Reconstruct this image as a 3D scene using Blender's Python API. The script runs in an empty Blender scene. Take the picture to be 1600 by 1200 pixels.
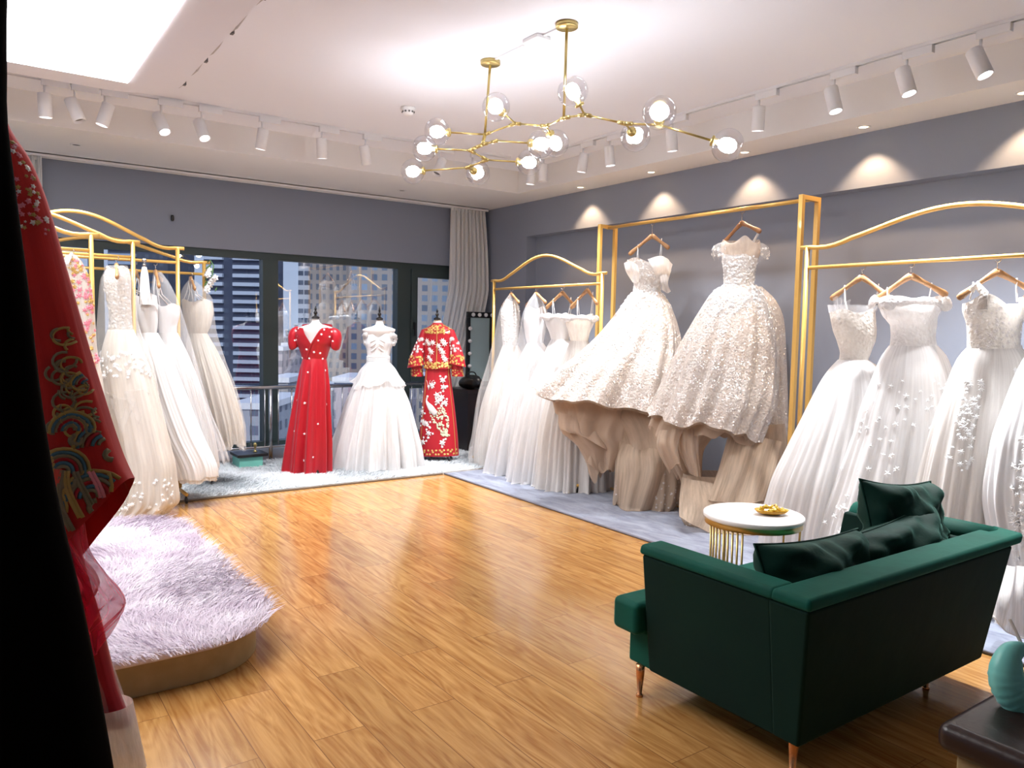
import bpy, bmesh, math, random
import numpy as np
from mathutils import Vector, Matrix
PI = math.pi
sc = bpy.context.scene
col = sc.collection

# ---------- camera ----------
TH, PITCH, ROLL = .614877, .071776, -.020339
cam_data = bpy.data.cameras.new('camera'); cam = bpy.data.objects.new('camera', cam_data); col.objects.link(cam)
sc.camera = cam
cam_data.sensor_width = 36.0; cam_data.lens = 36.0 * 1203.0 / 1600.0
cam_data.clip_start = .02; cam_data.clip_end = 2000
F0 = Vector((math.sin(TH), math.cos(TH), 0)); R0 = Vector((math.cos(TH), -math.sin(TH), 0)); UP = Vector((0, 0, 1))
fw = F0 * math.cos(PITCH) - UP * math.sin(PITCH); dn = -UP * math.cos(PITCH) - F0 * math.sin(PITCH)
rx = R0 * math.cos(ROLL) + dn * math.sin(ROLL); dy = -R0 * math.sin(ROLL) + dn * math.cos(ROLL)
m = Matrix((rx, -dy, -fw)).transposed().to_4x4(); m.translation = Vector((0, 0, 1.45)); cam.matrix_world = m

# ---------- view and world ----------
sc.view_settings.view_transform = 'Standard'; sc.view_settings.look = 'None'
sc.view_settings.gamma = 1; sc.view_settings.use_curve_mapping = False
sc.view_settings.exposure = 0.75
world = bpy.data.worlds.new('world'); sc.world = world; world.use_nodes = True
nt = world.node_tree; bg = nt.nodes['Background']
tc = nt.nodes.new('ShaderNodeTexCoord'); sp = nt.nodes.new('ShaderNodeSeparateXYZ'); cr = nt.nodes.new('ShaderNodeValToRGB')
nt.links.new(tc.outputs['Generated'], sp.inputs[0]); nt.links.new(sp.outputs['Z'], cr.inputs[0]); nt.links.new(cr.outputs[0], bg.inputs[0])
cr.color_ramp.elements[0].position = 0.0; cr.color_ramp.elements[0].color = (.62, .70, .86, 1)
cr.color_ramp.elements[1].position = .45; cr.color_ramp.elements[1].color = (.30, .44, .78, 1)
bg.inputs[1].default_value = .72

def lamp(kind, name, loc, power, color=(1, 1, 1), target=None, parent=None, **kw):
    d = bpy.data.lights.new(name, kind); d.energy = power; d.color = color
    for k, v in kw.items(): setattr(d, k, v)
    o = bpy.data.objects.new(name, d); col.objects.link(o); o.location = loc
    if target is not None: o.rotation_euler = (Vector(target) - Vector(loc)).to_track_quat('-Z', 'Y').to_euler()
    return o

# daylight outside: a soft low sun on the city
lamp('SUN', 'daylight_sun', (0, -20, 60), 1.9, (1, .93, .85), target=(30, 60, 0), angle=.3)
# the luminous ceiling panel, the track spots, the downlights and the globes carry their own light: see their builders
PANEL_STRENGTH = 4.6; SPOT_W = 118.0; DOWN_W = 22.0; BULB_STRENGTH = 32.0

# ---------- helpers ----------
def tag(o, label=None, cat=None, group=None, kind=None):
    if label: o['label'] = label
    if cat: o['category'] = cat
    if group: o['group'] = group
    if kind: o['kind'] = kind
    return o

def empty(name, loc=(0, 0, 0), rz=0, label=None, cat=None, group=None):
    o = bpy.data.objects.new(name, None); col.objects.link(o); o.location = loc; o.rotation_euler = (0, 0, rz)
    o.empty_display_size = .1
    return tag(o, label, cat, group)

def catmull(P, n):
    P = [tuple(p) for p in P]; out = []
    m = len(P) - 1
    for i in range(n + 1):
        s = i / n * m; k = min(int(s), m - 1); t = s - k
        p0 = P[max(k - 1, 0)]; p1 = P[k]; p2 = P[k + 1]; p3 = P[min(k + 2, m)]
        out.append(tuple(.5 * (2 * b + (c - a) * t + (2 * a - 5 * b + 4 * c - d) * t * t + (3 * b - a - 3 * c + d) * t ** 3) for a, b, c, d in zip(p0, p1, p2, p3)))
    return out

class MB:
    def __init__(s): s.v = []; s.f = []; s.uv = None
    def add(s, v, f):
        n = len(s.v); s.v += [tuple(p) for p in v]; s.f += [tuple(i + n for i in q) for q in f]
    def box(s, a, b, rot=None, c=None):
        x0, y0, z0 = a; x1, y1, z1 = b
        v = [(x, y, z) for z in (z0, z1) for x, y in ((x0, y0), (x1, y0), (x1, y1), (x0, y1))]
        if rot is not None:
            cc = Vector(c) if c else (Vector(a) + Vector(b)) / 2
            v = [tuple(rot @ (Vector(p) - cc) + cc) for p in v]
        s.add(v, [(3, 2, 1, 0), (4, 5, 6, 7), (0, 1, 5, 4), (1, 2, 6, 5), (2, 3, 7, 6), (3, 0, 4, 7)]); return s
    def hexa(s, lo, hi):
        s.add(list(lo) + list(hi), [(3, 2, 1, 0), (4, 5, 6, 7), (0, 1, 5, 4), (1, 2, 6, 5), (2, 3, 7, 6), (3, 0, 4, 7)]); return s
    def tube(s, path, r, k=8, cap=True, flat=1.0, flatdir=None):
        path = [Vector(p) for p in path]; n = len(path)
        rr = r if isinstance(r, (list, tuple)) else [r] * n
        v = []; prev = None
        for i, p in enumerate(path):
            t = (path[min(i + 1, n - 1)] - path[max(i - 1, 0)]).normalized()
            if flatdir is not None: a = Vector(flatdir) - t * t.dot(Vector(flatdir))
            elif prev is None: a = t.cross(Vector((0, 0, 1))) if abs(t.z) < .9 else t.cross(Vector((1, 0, 0)))
            else: a = prev - t * t.dot(prev)
            a.normalize(); prev = a; b = t.cross(a)
            for j in range(k):
                q = 2 * PI * j / k; v.append(p + (a * math.cos(q) * flat + b * math.sin(q)) * rr[i])
        f = [(i * k + j, i * k + (j + 1) % k, (i + 1) * k + (j + 1) % k, (i + 1) * k + j) for i in range(n - 1) for j in range(k)]
        if cap: f += [tuple(reversed(range(k))), tuple((n - 1) * k + j for j in range(k))]
        s.add(v, f); return s
    def lathe(s, prof, c=(0, 0, 0), k=24, axis=None, cap=True):
        M = Matrix.Identity(3) if axis is None else Vector(axis).to_track_quat('Z', 'Y').to_matrix()
        v = []
        for r, z in prof:
            for j in range(k):
                q = 2 * PI * j / k; v.append(M @ Vector((r * math.cos(q), r * math.sin(q), z)) + Vector(c))
        n = len(prof)
        f = [(i * k + j, i * k + (j + 1) % k, (i + 1) * k + (j + 1) % k, (i + 1) * k + j) for i in range(n - 1) for j in range(k)]
        if cap: f += [tuple(reversed(range(k))), tuple((n - 1) * k + j for j in range(k))]
        s.add(v, f); return s
    def ball(s, c, r, k=16, sq=(1, 1, 1), a0=-90, a1=90, axis=None):
        n = max(6, k // 2); prof = []
        for i in range(n + 1):
            a = math.radians(a0 + (a1 - a0) * i / n); prof.append((max(1e-4, math.cos(a)) * r, math.sin(a) * r))
        m = MB(); m.lathe(prof, (0, 0, 0), k, axis, cap=(a0 <= -90 and a1 >= 90))
        s.add([(x * sq[0] + c[0], y * sq[1] + c[1], z * sq[2] + c[2]) for x, y, z in m.v], m.f); return s
    def flower(s, p, n, r, k=5, lift=.004, inner=.45, seed=0):
        n = Vector(n).normalized(); a = n.cross(Vector((0, 0, 1)));
        if a.length < .1: a = n.cross(Vector((1, 0, 0)))
        a.normalize(); b = n.cross(a); p = Vector(p) + n * lift
        v = [p + n * r * .25]
        for i in range(2 * k):
            q = PI * i / k + seed; rr = r if i % 2 == 0 else r * inner
            v.append(p + (a * math.cos(q) + b * math.sin(q)) * rr)
        s.add(v, [(0, 1 + i, 1 + (i + 1) % (2 * k)) for i in range(2 * k)]); return s
    def build(s, name, mat, parent=None, smooth=True, bevel=0, sub=0, auto=None):
        me = bpy.data.meshes.new(name)
        me.from_pydata(s.v, [], s.f); me.update()
        if s.uv is not None:
            uvl = me.uv_layers.new(name='UVMap'); li = np.empty(len(me.loops), dtype=np.int32); me.loops.foreach_get('vertex_index', li)
            uvl.data.foreach_set('uv', np.array(s.uv, dtype=np.float32)[li].ravel())
        if smooth: me.polygons.foreach_set('use_smooth', [True] * len(me.polygons))
        me.materials.append(mat)
        o = bpy.data.objects.new(name, me); col.objects.link(o)
        if parent: o.parent = parent
        if bevel:
            b = o.modifiers.new('bevel', 'BEVEL'); b.width = bevel; b.segments = 4; b.limit_method = 'ANGLE'
            o.modifiers.new('wn', 'WEIGHTED_NORMAL')
        if sub:
            b = o.modifiers.new('sub', 'SUBSURF'); b.levels = b.render_levels = sub
        return o

def struct(name, mb, mat, **k):
    return tag(mb.build(name, mat, None, smooth=False, **k), kind='structure')

class Loft:
    """rows of (cx, cz, hx, hz, ry, yo) in local axes, draped with folds"""
    def __init__(s, rows, amp=0., ks=(11, 17, 29), u0=.05, pw=.8, seed=0, jag=0., neck=0., ruff=0., a0=-PI, a1=PI):
        s.rows = [r for r in rows]; z = [r[1] for r in rows]
        s.L = [0]
        for a, b in zip(rows, rows[1:]): s.L.append(s.L[-1] + math.hypot(b[1] - a[1], .35 * (b[2] - a[2])) + 1e-5)
        s.T = s.L[-1]; s.amp = amp; s.u0 = u0; s.pw = pw; s.jag = jag; s.neck = neck; s.ruff = ruff; s.a0, s.a1 = a0, a1
        R = random.Random(seed); s.ks = [(k, R.uniform(0, 6.28), R.uniform(-1.2, 1.2)) for k in ks]
        s.jk = [(k, R.uniform(0, 6.28)) for k in (3, 7, 13)]
        s.slope = None
    def row(s, u):
        x = max(0, min(1, u)) * s.T; k = 0
        while k < len(s.L) - 2 and x > s.L[k + 1]: k += 1
        h = s.L[k + 1] - s.L[k]; t = (x - s.L[k]) / h; r = s.rows
        def tan(i):
            if i == 0: return [(b - a) / (s.L[1] - s.L[0]) for a, b in zip(r[0], r[1])]
            if i == len(r) - 1: return [(b - a) / (s.L[-1] - s.L[-2]) for a, b in zip(r[-2], r[-1])]
            o = []
            for a, b, c in zip(r[i - 1], r[i], r[i + 1]):
                d0 = (b - a) / (s.L[i] - s.L[i - 1]); d1 = (c - b) / (s.L[i + 1] - s.L[i])
                o.append(0 if d0 * d1 <= 0 else 2 * d0 * d1 / (d0 + d1))
            return o
        m0 = tan(k); m1 = tan(k + 1); t2 = t * t; t3 = t2 * t
        return [(2 * t3 - 3 * t2 + 1) * a + (t3 - 2 * t2 + t) * h * p + (-2 * t3 + 3 * t2) * b + (t3 - t2) * h * q for a, b, p, q in zip(r[k], r[k + 1], m0, m1)]
    def pt(s, th, u):
        cx, cz, hx, hz, ry, yo = s.row(u)
        g = 0 if u < s.u0 else ((u - s.u0) / (1 - s.u0)) ** s.pw
        d = 0
        for i, (k, ph, w) in enumerate(s.ks):
            q = math.sin(k * th + ph + w * u * 2.2)
            d += (.55 * q + .45 * (1 - 2 * abs(math.sin(.5 * (k * th + ph + w * u * 2.2))) ** .7)) / (1 + .55 * i)
        a = s.amp * g * d * math.sqrt(max(hx * ry, 1e-6))
        if s.ruff: a += s.ruff * max(0, (u - .55) / .45) ** 2 * math.sin(s.ks[0][0] * 2.3 // 1 * th + 1.3)
        c, q = math.cos(th), math.sin(th)
        z = cz + hz * c
        if s.jag: z += s.jag * u ** 3 * sum(math.sin(k * th + p) / (1 + i * .6) for i, (k, p) in enumerate(s.jk))
        if s.neck:
            dth = (th + PI / 2); z += max(0, 1 - u * 4) * s.neck * (math.exp(-((abs(dth) - .75) / .45) ** 2) - .55 * math.exp(-(dth / .3) ** 2))
        return (cx + hx * c + a * c, yo + ry * q + a * q, max(z, -9))
    def at(s, X, Z):           # front surface point and normal at local (X, Z)
        lo, hi = 0., 1.
        for _ in range(24):
            mdl = (lo + hi) / 2
            if s.row(mdl)[1] > Z: lo = mdl
            else: hi = mdl
        r = s.row(lo); c = max(-.93, min(.93, (X - r[0]) / max(r[2], 1e-4))); th = -math.acos(c)
        return s.fr(th, lo)
    def fr(s, th, u):
        p = Vector(s.pt(th, u)); a = Vector(s.pt(th + .02, u)); b = Vector(s.pt(th, max(0, u - .01) if u > .5 else u + .01))
        n = (a - p).cross(b - p); cx, cz, hx, hz, ry, yo = s.row(u)
        out = Vector((math.cos(th), math.sin(th) * 1.0, 0))
        if n.length < 1e-9: n = out
        n.normalize()
        if n.dot(out) < 0: n = -n
        return p, n
    def mesh(s, n=180, m=40, mb=None, floor=None):
        mb = mb or MB(); mb.uv = mb.uv or []
        base = len(mb.v); closed = abs(s.a1 - s.a0 - 2 * PI) < 1e-6
        nn = n + 1
        for j in range(m + 1):
            u = j / m
            for i in range(nn):
                th = s.a0 + (s.a1 - s.a0) * i / n
                p = s.pt(th, u)
                if floor is not None and p[2] < floor: p = (p[0], p[1], floor + .004 * math.sin(i * .7))
                mb.v.append(p); mb.uv.append((i / n, u))
        for j in range(m):
            for i in range(n):
                a = base + j * nn + i; mb.f.append((a, a + nn, a + nn + 1, a + 1))
        return mb

# ---------- materials ----------
MATS = {}
def N(nt, t, **kw):
    n = nt.nodes.new(t)
    for k, v in kw.items():
        if k.startswith('i_'):
            key = k[2:].replace('_', ' ')
            key = int(key) if key.isdigit() else key
            n.inputs[key].default_value = v
        else: setattr(n, k, v)
    return n
def mat(name, c, rough=.5, metal=0., spec=.5, sheen=0., trans=0., emis=None, es=0., alpha=1., coat=0., bump=None, var=None, sub=0.):
    m = bpy.data.materials.new(name); m.use_nodes = True; nt = m.node_tree; b = nt.nodes['Principled BSDF']
    b.inputs['Base Color'].default_value = (*c, 1); b.inputs['Roughness'].default_value = rough; b.inputs['Metallic'].default_value = metal
    b.inputs['Specular IOR Level'].default_value = spec; b.inputs['Sheen Weight'].default_value = sheen; b.inputs['Sheen Roughness'].default_value = .35
    b.inputs['Transmission Weight'].default_value = trans; b.inputs['Alpha'].default_value = alpha; b.inputs['Coat Weight'].default_value = coat
    if emis: b.inputs['Emission Color'].default_value = (*emis, 1); b.inputs['Emission Strength'].default_value = es
    if sheen: b.inputs['Sheen Tint'].default_value = (*[min(1, x * 6 + .1) for x in c], 1)
    tcn = None
    if var or bump:
        tcn = N(nt, 'ShaderNodeTexCoord')
    if var:      # (scale, colour2, detail)
        nz = N(nt, 'ShaderNodeTexNoise', i_Scale=var[0], i_Detail=4.0); mx = N(nt, 'ShaderNodeMix', data_type='RGBA')
        nt.links.new(tcn.outputs['Object'], nz.inputs['Vector']); cr = N(nt, 'ShaderNodeMapRange'); cr.inputs[1].default_value = .35; cr.inputs[2].default_value = .65
        nt.links.new(nz.outputs[0], cr.inputs[0]); nt.links.new(cr.outputs[0], mx.inputs[0])
        mx.inputs[6].default_value = (*c, 1); mx.inputs[7].default_value = (*var[1], 1); nt.links.new(mx.outputs[2], b.inputs['Base Color'])
    if bump:     # (scale, strength, distance)
        nz = N(nt, 'ShaderNodeTexNoise', i_Scale=bump[0], i_Detail=5.0); bp = N(nt, 'ShaderNodeBump', i_Strength=bump[1], i_Distance=bump[2])
        nt.links.new(tcn.outputs['Object'], nz.inputs['Vector']); nt.links.new(nz.outputs[0], bp.inputs['Height']); nt.links.new(bp.outputs[0], b.inputs['Normal'])
    return m

def cloth(name, c, c2=None, streak=(70, 1.5), sb=.5, alpha=1., transl=.35, rough=.6, lace=0., sequin=0., sheen=.3, dens=165.):
    """dress fabric: streaked along the fall, optionally see-through tulle, lace relief or sequins"""
    m = bpy.data.materials.new(name); m.use_nodes = True; nt = m.node_tree; b = nt.nodes['Principled BSDF']; out = nt.nodes['Material Output']; L = nt.links.new
    b.inputs['Roughness'].default_value = rough; b.inputs['Sheen Weight'].default_value = sheen
    t = N(nt, 'ShaderNodeTexCoord'); mp = N(nt, 'ShaderNodeMapping'); mp.inputs['Scale'].default_value = (streak[0], streak[1], 1); L(t.outputs['UV'], mp.inputs[0])
    nz = N(nt, 'ShaderNodeTexNoise', i_Scale=1.0, i_Detail=5.0, i_Roughness=.6); L(mp.outputs[0], nz.inputs['Vector'])
    mr = N(nt, 'ShaderNodeMapRange'); mr.inputs[1].default_value = .32; mr.inputs[2].default_value = .68; L(nz.outputs[0], mr.inputs[0])
    mx = N(nt, 'ShaderNodeMix', data_type='RGBA'); mx.inputs[6].default_value = (*(c2 or [x * .9 for x in c]), 1); mx.inputs[7].default_value = (*c, 1); L(mr.outputs[0], mx.inputs[0])
    colr = mx.outputs[2]
    bp = N(nt, 'ShaderNodeBump', i_Strength=sb, i_Distance=.012); L(nz.outputs[0], bp.inputs['Height']); nrm = bp.outputs[0]
    if lace:
        v = N(nt, 'ShaderNodeTexVoronoi', feature='SMOOTH_F1', i_Scale=55.0); L(t.outputs['Object'], v.inputs['Vector'])
        n2 = N(nt, 'ShaderNodeTexNoise', i_Scale=60.0, i_Detail=3.0); L(t.outputs['Object'], n2.inputs['Vector'])
        ad = N(nt, 'ShaderNodeMath', operation='ADD'); L(v.outputs['Distance'], ad.inputs[0]); L(n2.outputs[0], ad.inputs[1])
        b2 = N(nt, 'ShaderNodeBump', i_Strength=lace, i_Distance=.01); L(ad.outputs[0], b2.inputs['Height']); L(nrm, b2.inputs['Normal']); nrm = b2.outputs[0]
    if sequin:
        v = N(nt, 'ShaderNodeTexVoronoi', i_Scale=dens); L(t.outputs['Object'], v.inputs['Vector'])
        g = N(nt, 'ShaderNodeTexNoise', i_Scale=14.0, i_Detail=4.0); L(t.outputs['Object'], g.inputs['Vector'])
        sub = N(nt, 'ShaderNodeVectorMath', operation='SUBTRACT'); L(v.outputs['Color'], sub.inputs[0]); sub.inputs[1].default_value = (.5, .5, .5)
        scl = N(nt, 'ShaderNodeVectorMath', operation='SCALE'); L(sub.outputs[0], scl.inputs[0]); scl.inputs['Scale'].default_value = 1.5
        add = N(nt, 'ShaderNodeVectorMath', operation='ADD'); L(nrm, add.inputs[0]); L(scl.outputs[0], add.inputs[1])
        nm = N(nt, 'ShaderNodeVectorMath', operation='NORMALIZE'); L(add.outputs[0], nm.inputs[0])
        gl = N(nt, 'ShaderNodeBsdfGlossy', i_Roughness=.28); gl.inputs[0].default_value = (1, .97, .93, 1); L(nm.outputs[0], gl.inputs['Normal'])
        sx = N(nt, 'ShaderNodeSeparateColor'); L(v.outputs['Color'], sx.inputs[0])
        lt = N(nt, 'ShaderNodeMath', operation='MULTIPLY_ADD'); L(g.outputs[0], lt.inputs[0]); lt.inputs[1].default_value = 1.6; lt.inputs[2].default_value = -.8 + sequin
        cmpn = N(nt, 'ShaderNodeMath', operation='LESS_THAN'); L(sx.outputs[0], cmpn.inputs[0]); L(lt.outputs[0], cmpn.inputs[1])
    L(colr, b.inputs['Base Color']); L(nrm, b.inputs['Normal'])
    sh = b.outputs[0]
    if transl:
        tr = N(nt, 'ShaderNodeBsdfTranslucent'); L(colr, tr.inputs[0]); ms = N(nt, 'ShaderNodeMixShader'); ms.inputs[0].default_value = transl; L(sh, ms.inputs[1]); L(tr.outputs[0], ms.inputs[2]); sh = ms.outputs[0]
    if sequin:
        ms = N(nt, 'ShaderNodeMixShader'); L(cmpn.outputs[0], ms.inputs[0]); L(sh, ms.inputs[1]); L(gl.outputs[0], ms.inputs[2]); sh = ms.outputs[0]
    if alpha < 1:
        tp = N(nt, 'ShaderNodeBsdfTransparent'); ms = N(nt, 'ShaderNodeMixShader')
        ma = N(nt, 'ShaderNodeMath', operation='MULTIPLY_ADD', use_clamp=True); L(mr.outputs[0], ma.inputs[0]); ma.inputs[1].default_value = .3 * alpha ** 1.5; ma.inputs[2].default_value = alpha - .15 * alpha ** 1.5
        L(ma.outputs[0], ms.inputs[0]); L(tp.outputs[0], ms.inputs[1]); L(sh, ms.inputs[2]); sh = ms.outputs[0]
    L(sh, out.inputs[0]); return m

M = dict(
    ceiling=mat('ceiling_paint', (.80, .81, .86), .9), soffit=mat('soffit_paint', (.82, .81, .80), .9),
    wall=mat('blue_grey_wall_paint', (.262, .292, .362), .85, bump=(180, .08, .002)),
    frame=mat('window_frame_paint', (.035, .055, .055), .45), steel=mat('brushed_steel', (.55, .55, .56), .25, 1.),
    gold=mat('gold_painted_metal', (.72, .44, .12), .32, .35, coat=.3), brass=mat('brass', (.55, .43, .17), .3, .9),
    white=mat('white_lamp_metal', (.8, .8, .81), .4), whitep=mat('white_plastic', (.82, .82, .82), .4),
    lit=mat('lit_lamp_face', (1, 1, 1), .5, emis=(1, .98, 1), es=14.), warm=mat('warm_lamp_face', (1, .9, .7), .5, emis=(1, .78, .5), es=5.),
    dark=mat('lamp_inside', (.12, .12, .12), .5),
    panel=mat('luminous_panel', (1, 1, 1), .5, emis=(1, .985, 1), es=PANEL_STRENGTH),
    bulb=mat('bulb_light', (1, 1, 1), .5, emis=(.95, .96, 1), es=BULB_STRENGTH),
    wooddark=mat('dark_hanger_wood', (.28, .12, .045), .35, coat=.3, var=(30, (.22, .09, .03))), wood=mat('hanger_wood', (.46, .25, .11), .35, coat=.3, var=(30, (.38, .19, .08))), hook=mat('hook_steel', (.6, .6, .6), .25, 1.),
    sofa=mat('shaded_green_velvet', (.003, .022, .015), .8, sheen=.16, spec=.15, bump=(9, .25, .01), var=(4, (.003, .018, .014))),  # sofa velvet with the shade of its near side in the colour
    sofalit=mat('lit_green_velvet', (.003, .080, .055), .7, sheen=.4, spec=.15, bump=(12, .2, .008), var=(6, (.003, .06, .042))),  # same velvet, brighter: light on rim, seat and base put into the colour
    pillow=mat('dark_green_velvet', (.002, .026, .018), .65, sheen=.9, spec=.15, bump=(12, .4, .012)),
    copper=mat('copper_leg', (.75, .36, .16), .25, .9), leather=mat('brown_black_leather', (.022, .010, .008), .32, bump=(40, .25, .004)),
    beige=mat('beige_board', (.42, .32, .17), .7, var=(12, (.36, .27, .13))),
    marble=mat('white_table_top', (.82, .80, .78), .25), candy=mat('yellow_wrapper', (.85, .55, .03), .3, var=(60, (.75, .62, .08)), coat=.4),
    candyd=mat('brown_wrapper_print', (.20, .06, .02), .35), tray=mat('amber_dish', (.65, .33, .03), .25, coat=.4),
    mint=mat('mint_satin', (.20, .62, .56), .36, sheen=.3), mintbox=mat('mint_card', (.20, .58, .48), .6),
    black=mat('black_fabric', (.0015, .001, .001), .95, spec=.05), blackp=mat('black_plastic', (.012, .012, .013), .35), blackw=mat('black_wood', (.02, .008, .008), .4),
    skin=mat('mannequin_linen', (.80, .78, .77), .7), finial=mat('black_lacquer', (.012, .01, .01), .25),
    strap=mat('white_ribbon', (.85, .84, .84), .5), curtain=cloth('grey_white_curtain', (.93, .93, .91), (.88, .88, .87), (40, 1), .2, 1., .3),
    satinred=cloth('red_satin', (.46, .004, .016), (.38, .003, .012), (20, 1), .15, 1., .0, .38, sheen=.1),
    red=cloth('red_embroidered_silk', (.50, .004, .018), (.42, .003, .012), (30, 2), .1, 1., 0., .5, sheen=.1),
    redrobe=cloth('deep_red_robe', (.72, .014, .010), (.55, .008, .008), (12, 1), .2, 1., 0., .6, sheen=.2),
    redtulle=cloth('red_tulle', (.85, .015, .09), (.75, .01, .06), (20, 1), .2, .5, .4),
    tulle=cloth('white_tulle', (.93, .92, .92), (.87, .85, .84), (70, 2), .35, .8, .4),
    tulle2=cloth('warm_white_tulle', (.91, .88, .85), (.85, .81, .77), (60, 2), .35, .85, .4),
    nudesheer=cloth('nude_net', (.80, .66, .54), (.76, .62, .50), (30, 2), .2, .55, .3), redtulle2=mat('rose_hem', (.75, .01, .08), .6),
    sheer=cloth('sheer_veil', (.92, .90, .88), (.84, .82, .8), (28, 1), .3, .24, .3),
    sheerw=cloth('clear_garment_cover', (.94, .94, .96), (.88, .88, .9), (24, 1), .3, .24, .3),
    lining=cloth('white_lining', (.92, .91, .91), (.87, .86, .85), (40, 1), .2, 1., .25),
    lace=cloth('ivory_lace', (.88, .84, .79), (.80, .75, .69), (40, 8), .3, 1., .2, .6, lace=.9),
    lacew=cloth('white_lace', (.93, .92, .92), (.85, .83, .82), (40, 8), .3, 1., .2, .6, lace=.9),
    satin=cloth('white_satin', (.88, .88, .89), (.82, .82, .83), (12, 1), .15, 1., .1, .3),
    ivory=cloth('ivory_tulle', (.88, .83, .76), (.82, .76, .69), (30, 2), .3, .85, .35),
    sequin=cloth('champagne_sequin', (.86, .79, .73), (.78, .70, .63), (50, 12), .6, 1., .25, .5, lace=.5, sequin=.22),
    sequinw=cloth('white_sequin', (.85, .82, .80), (.76, .73, .70), (40, 12), .4, 1., .2, .5, lace=.5, sequin=.15),
    nude=cloth('beige_underskirt', (.70, .55, .42), (.60, .46, .34), (20, 2), .4, 1., .35, .7),
    nudes=cloth('beige_sheer_train', (.68, .54, .41), (.56, .44, .33), (20, 2), .4, .88, .4, .7),
    applique=mat('white_applique', (.88, .88, .88), .45, sheen=.3), goldthread=mat('gold_thread', (.70, .46, .14), .35, .5), silver=mat('silver_thread', (.78, .74, .72), .35, .3),
    pink=mat('pink_petal', (.80, .25, .32), .6), pale=mat('peacock_thread', (.62, .66, .45), .35, .3), green=mat('leaf_green', (.10, .22, .08), .6),
    wave=mat('grey_green_thread', (.26, .23, .14), .6), wave2=mat('teal_thread', (.07, .20, .28), .6), wave3=mat('coral_thread', (.85, .12, .08), .6), wave4=mat('ochre_thread', (.50, .34, .10), .6), wave5=mat('rose_thread', (.85, .30, .36), .6),
    brownred=mat('robe_band', (.10, .008, .006), .6), mirror=mat('reflection_tinted_glass', (.42, .56, .58), .2, .1),  # mirror: a pale reflection painted as a mostly diffuse teal colour
)
def glass_mat(name, tint, refl, rough=0.):
    m = bpy.data.materials.new(name); m.use_nodes = True; nt = m.node_tree; out = nt.nodes['Material Output']; nt.nodes.remove(nt.nodes['Principled BSDF'])
    tp = N(nt, 'ShaderNodeBsdfTransparent'); tp.inputs[0].default_value = (*tint, 1); gl = N(nt, 'ShaderNodeBsdfGlossy', i_Roughness=rough); ms = N(nt, 'ShaderNodeMixShader'); fr = N(nt, 'ShaderNodeLayerWeight', i_Blend=.35)
    pw = N(nt, 'ShaderNodeMath', operation='POWER'); pw.inputs[1].default_value = 3.0; ma = N(nt, 'ShaderNodeMath', operation='MULTIPLY_ADD', use_clamp=True); ma.inputs[1].default_value = .55; ma.inputs[2].default_value = refl
    nt.links.new(fr.outputs['Facing'], pw.inputs[0]); nt.links.new(pw.outputs[0], ma.inputs[0]); nt.links.new(ma.outputs[0], ms.inputs[0]); nt.links.new(tp.outputs[0], ms.inputs[1]); nt.links.new(gl.outputs[0], ms.inputs[2]); nt.links.new(ms.outputs[0], out.inputs[0]); return m
M['glass'] = glass_mat('window_glass', (.86, .90, .95), .17); M['globe'] = glass_mat('clear_globe_glass', (.93, .93, .95), .10)

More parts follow.
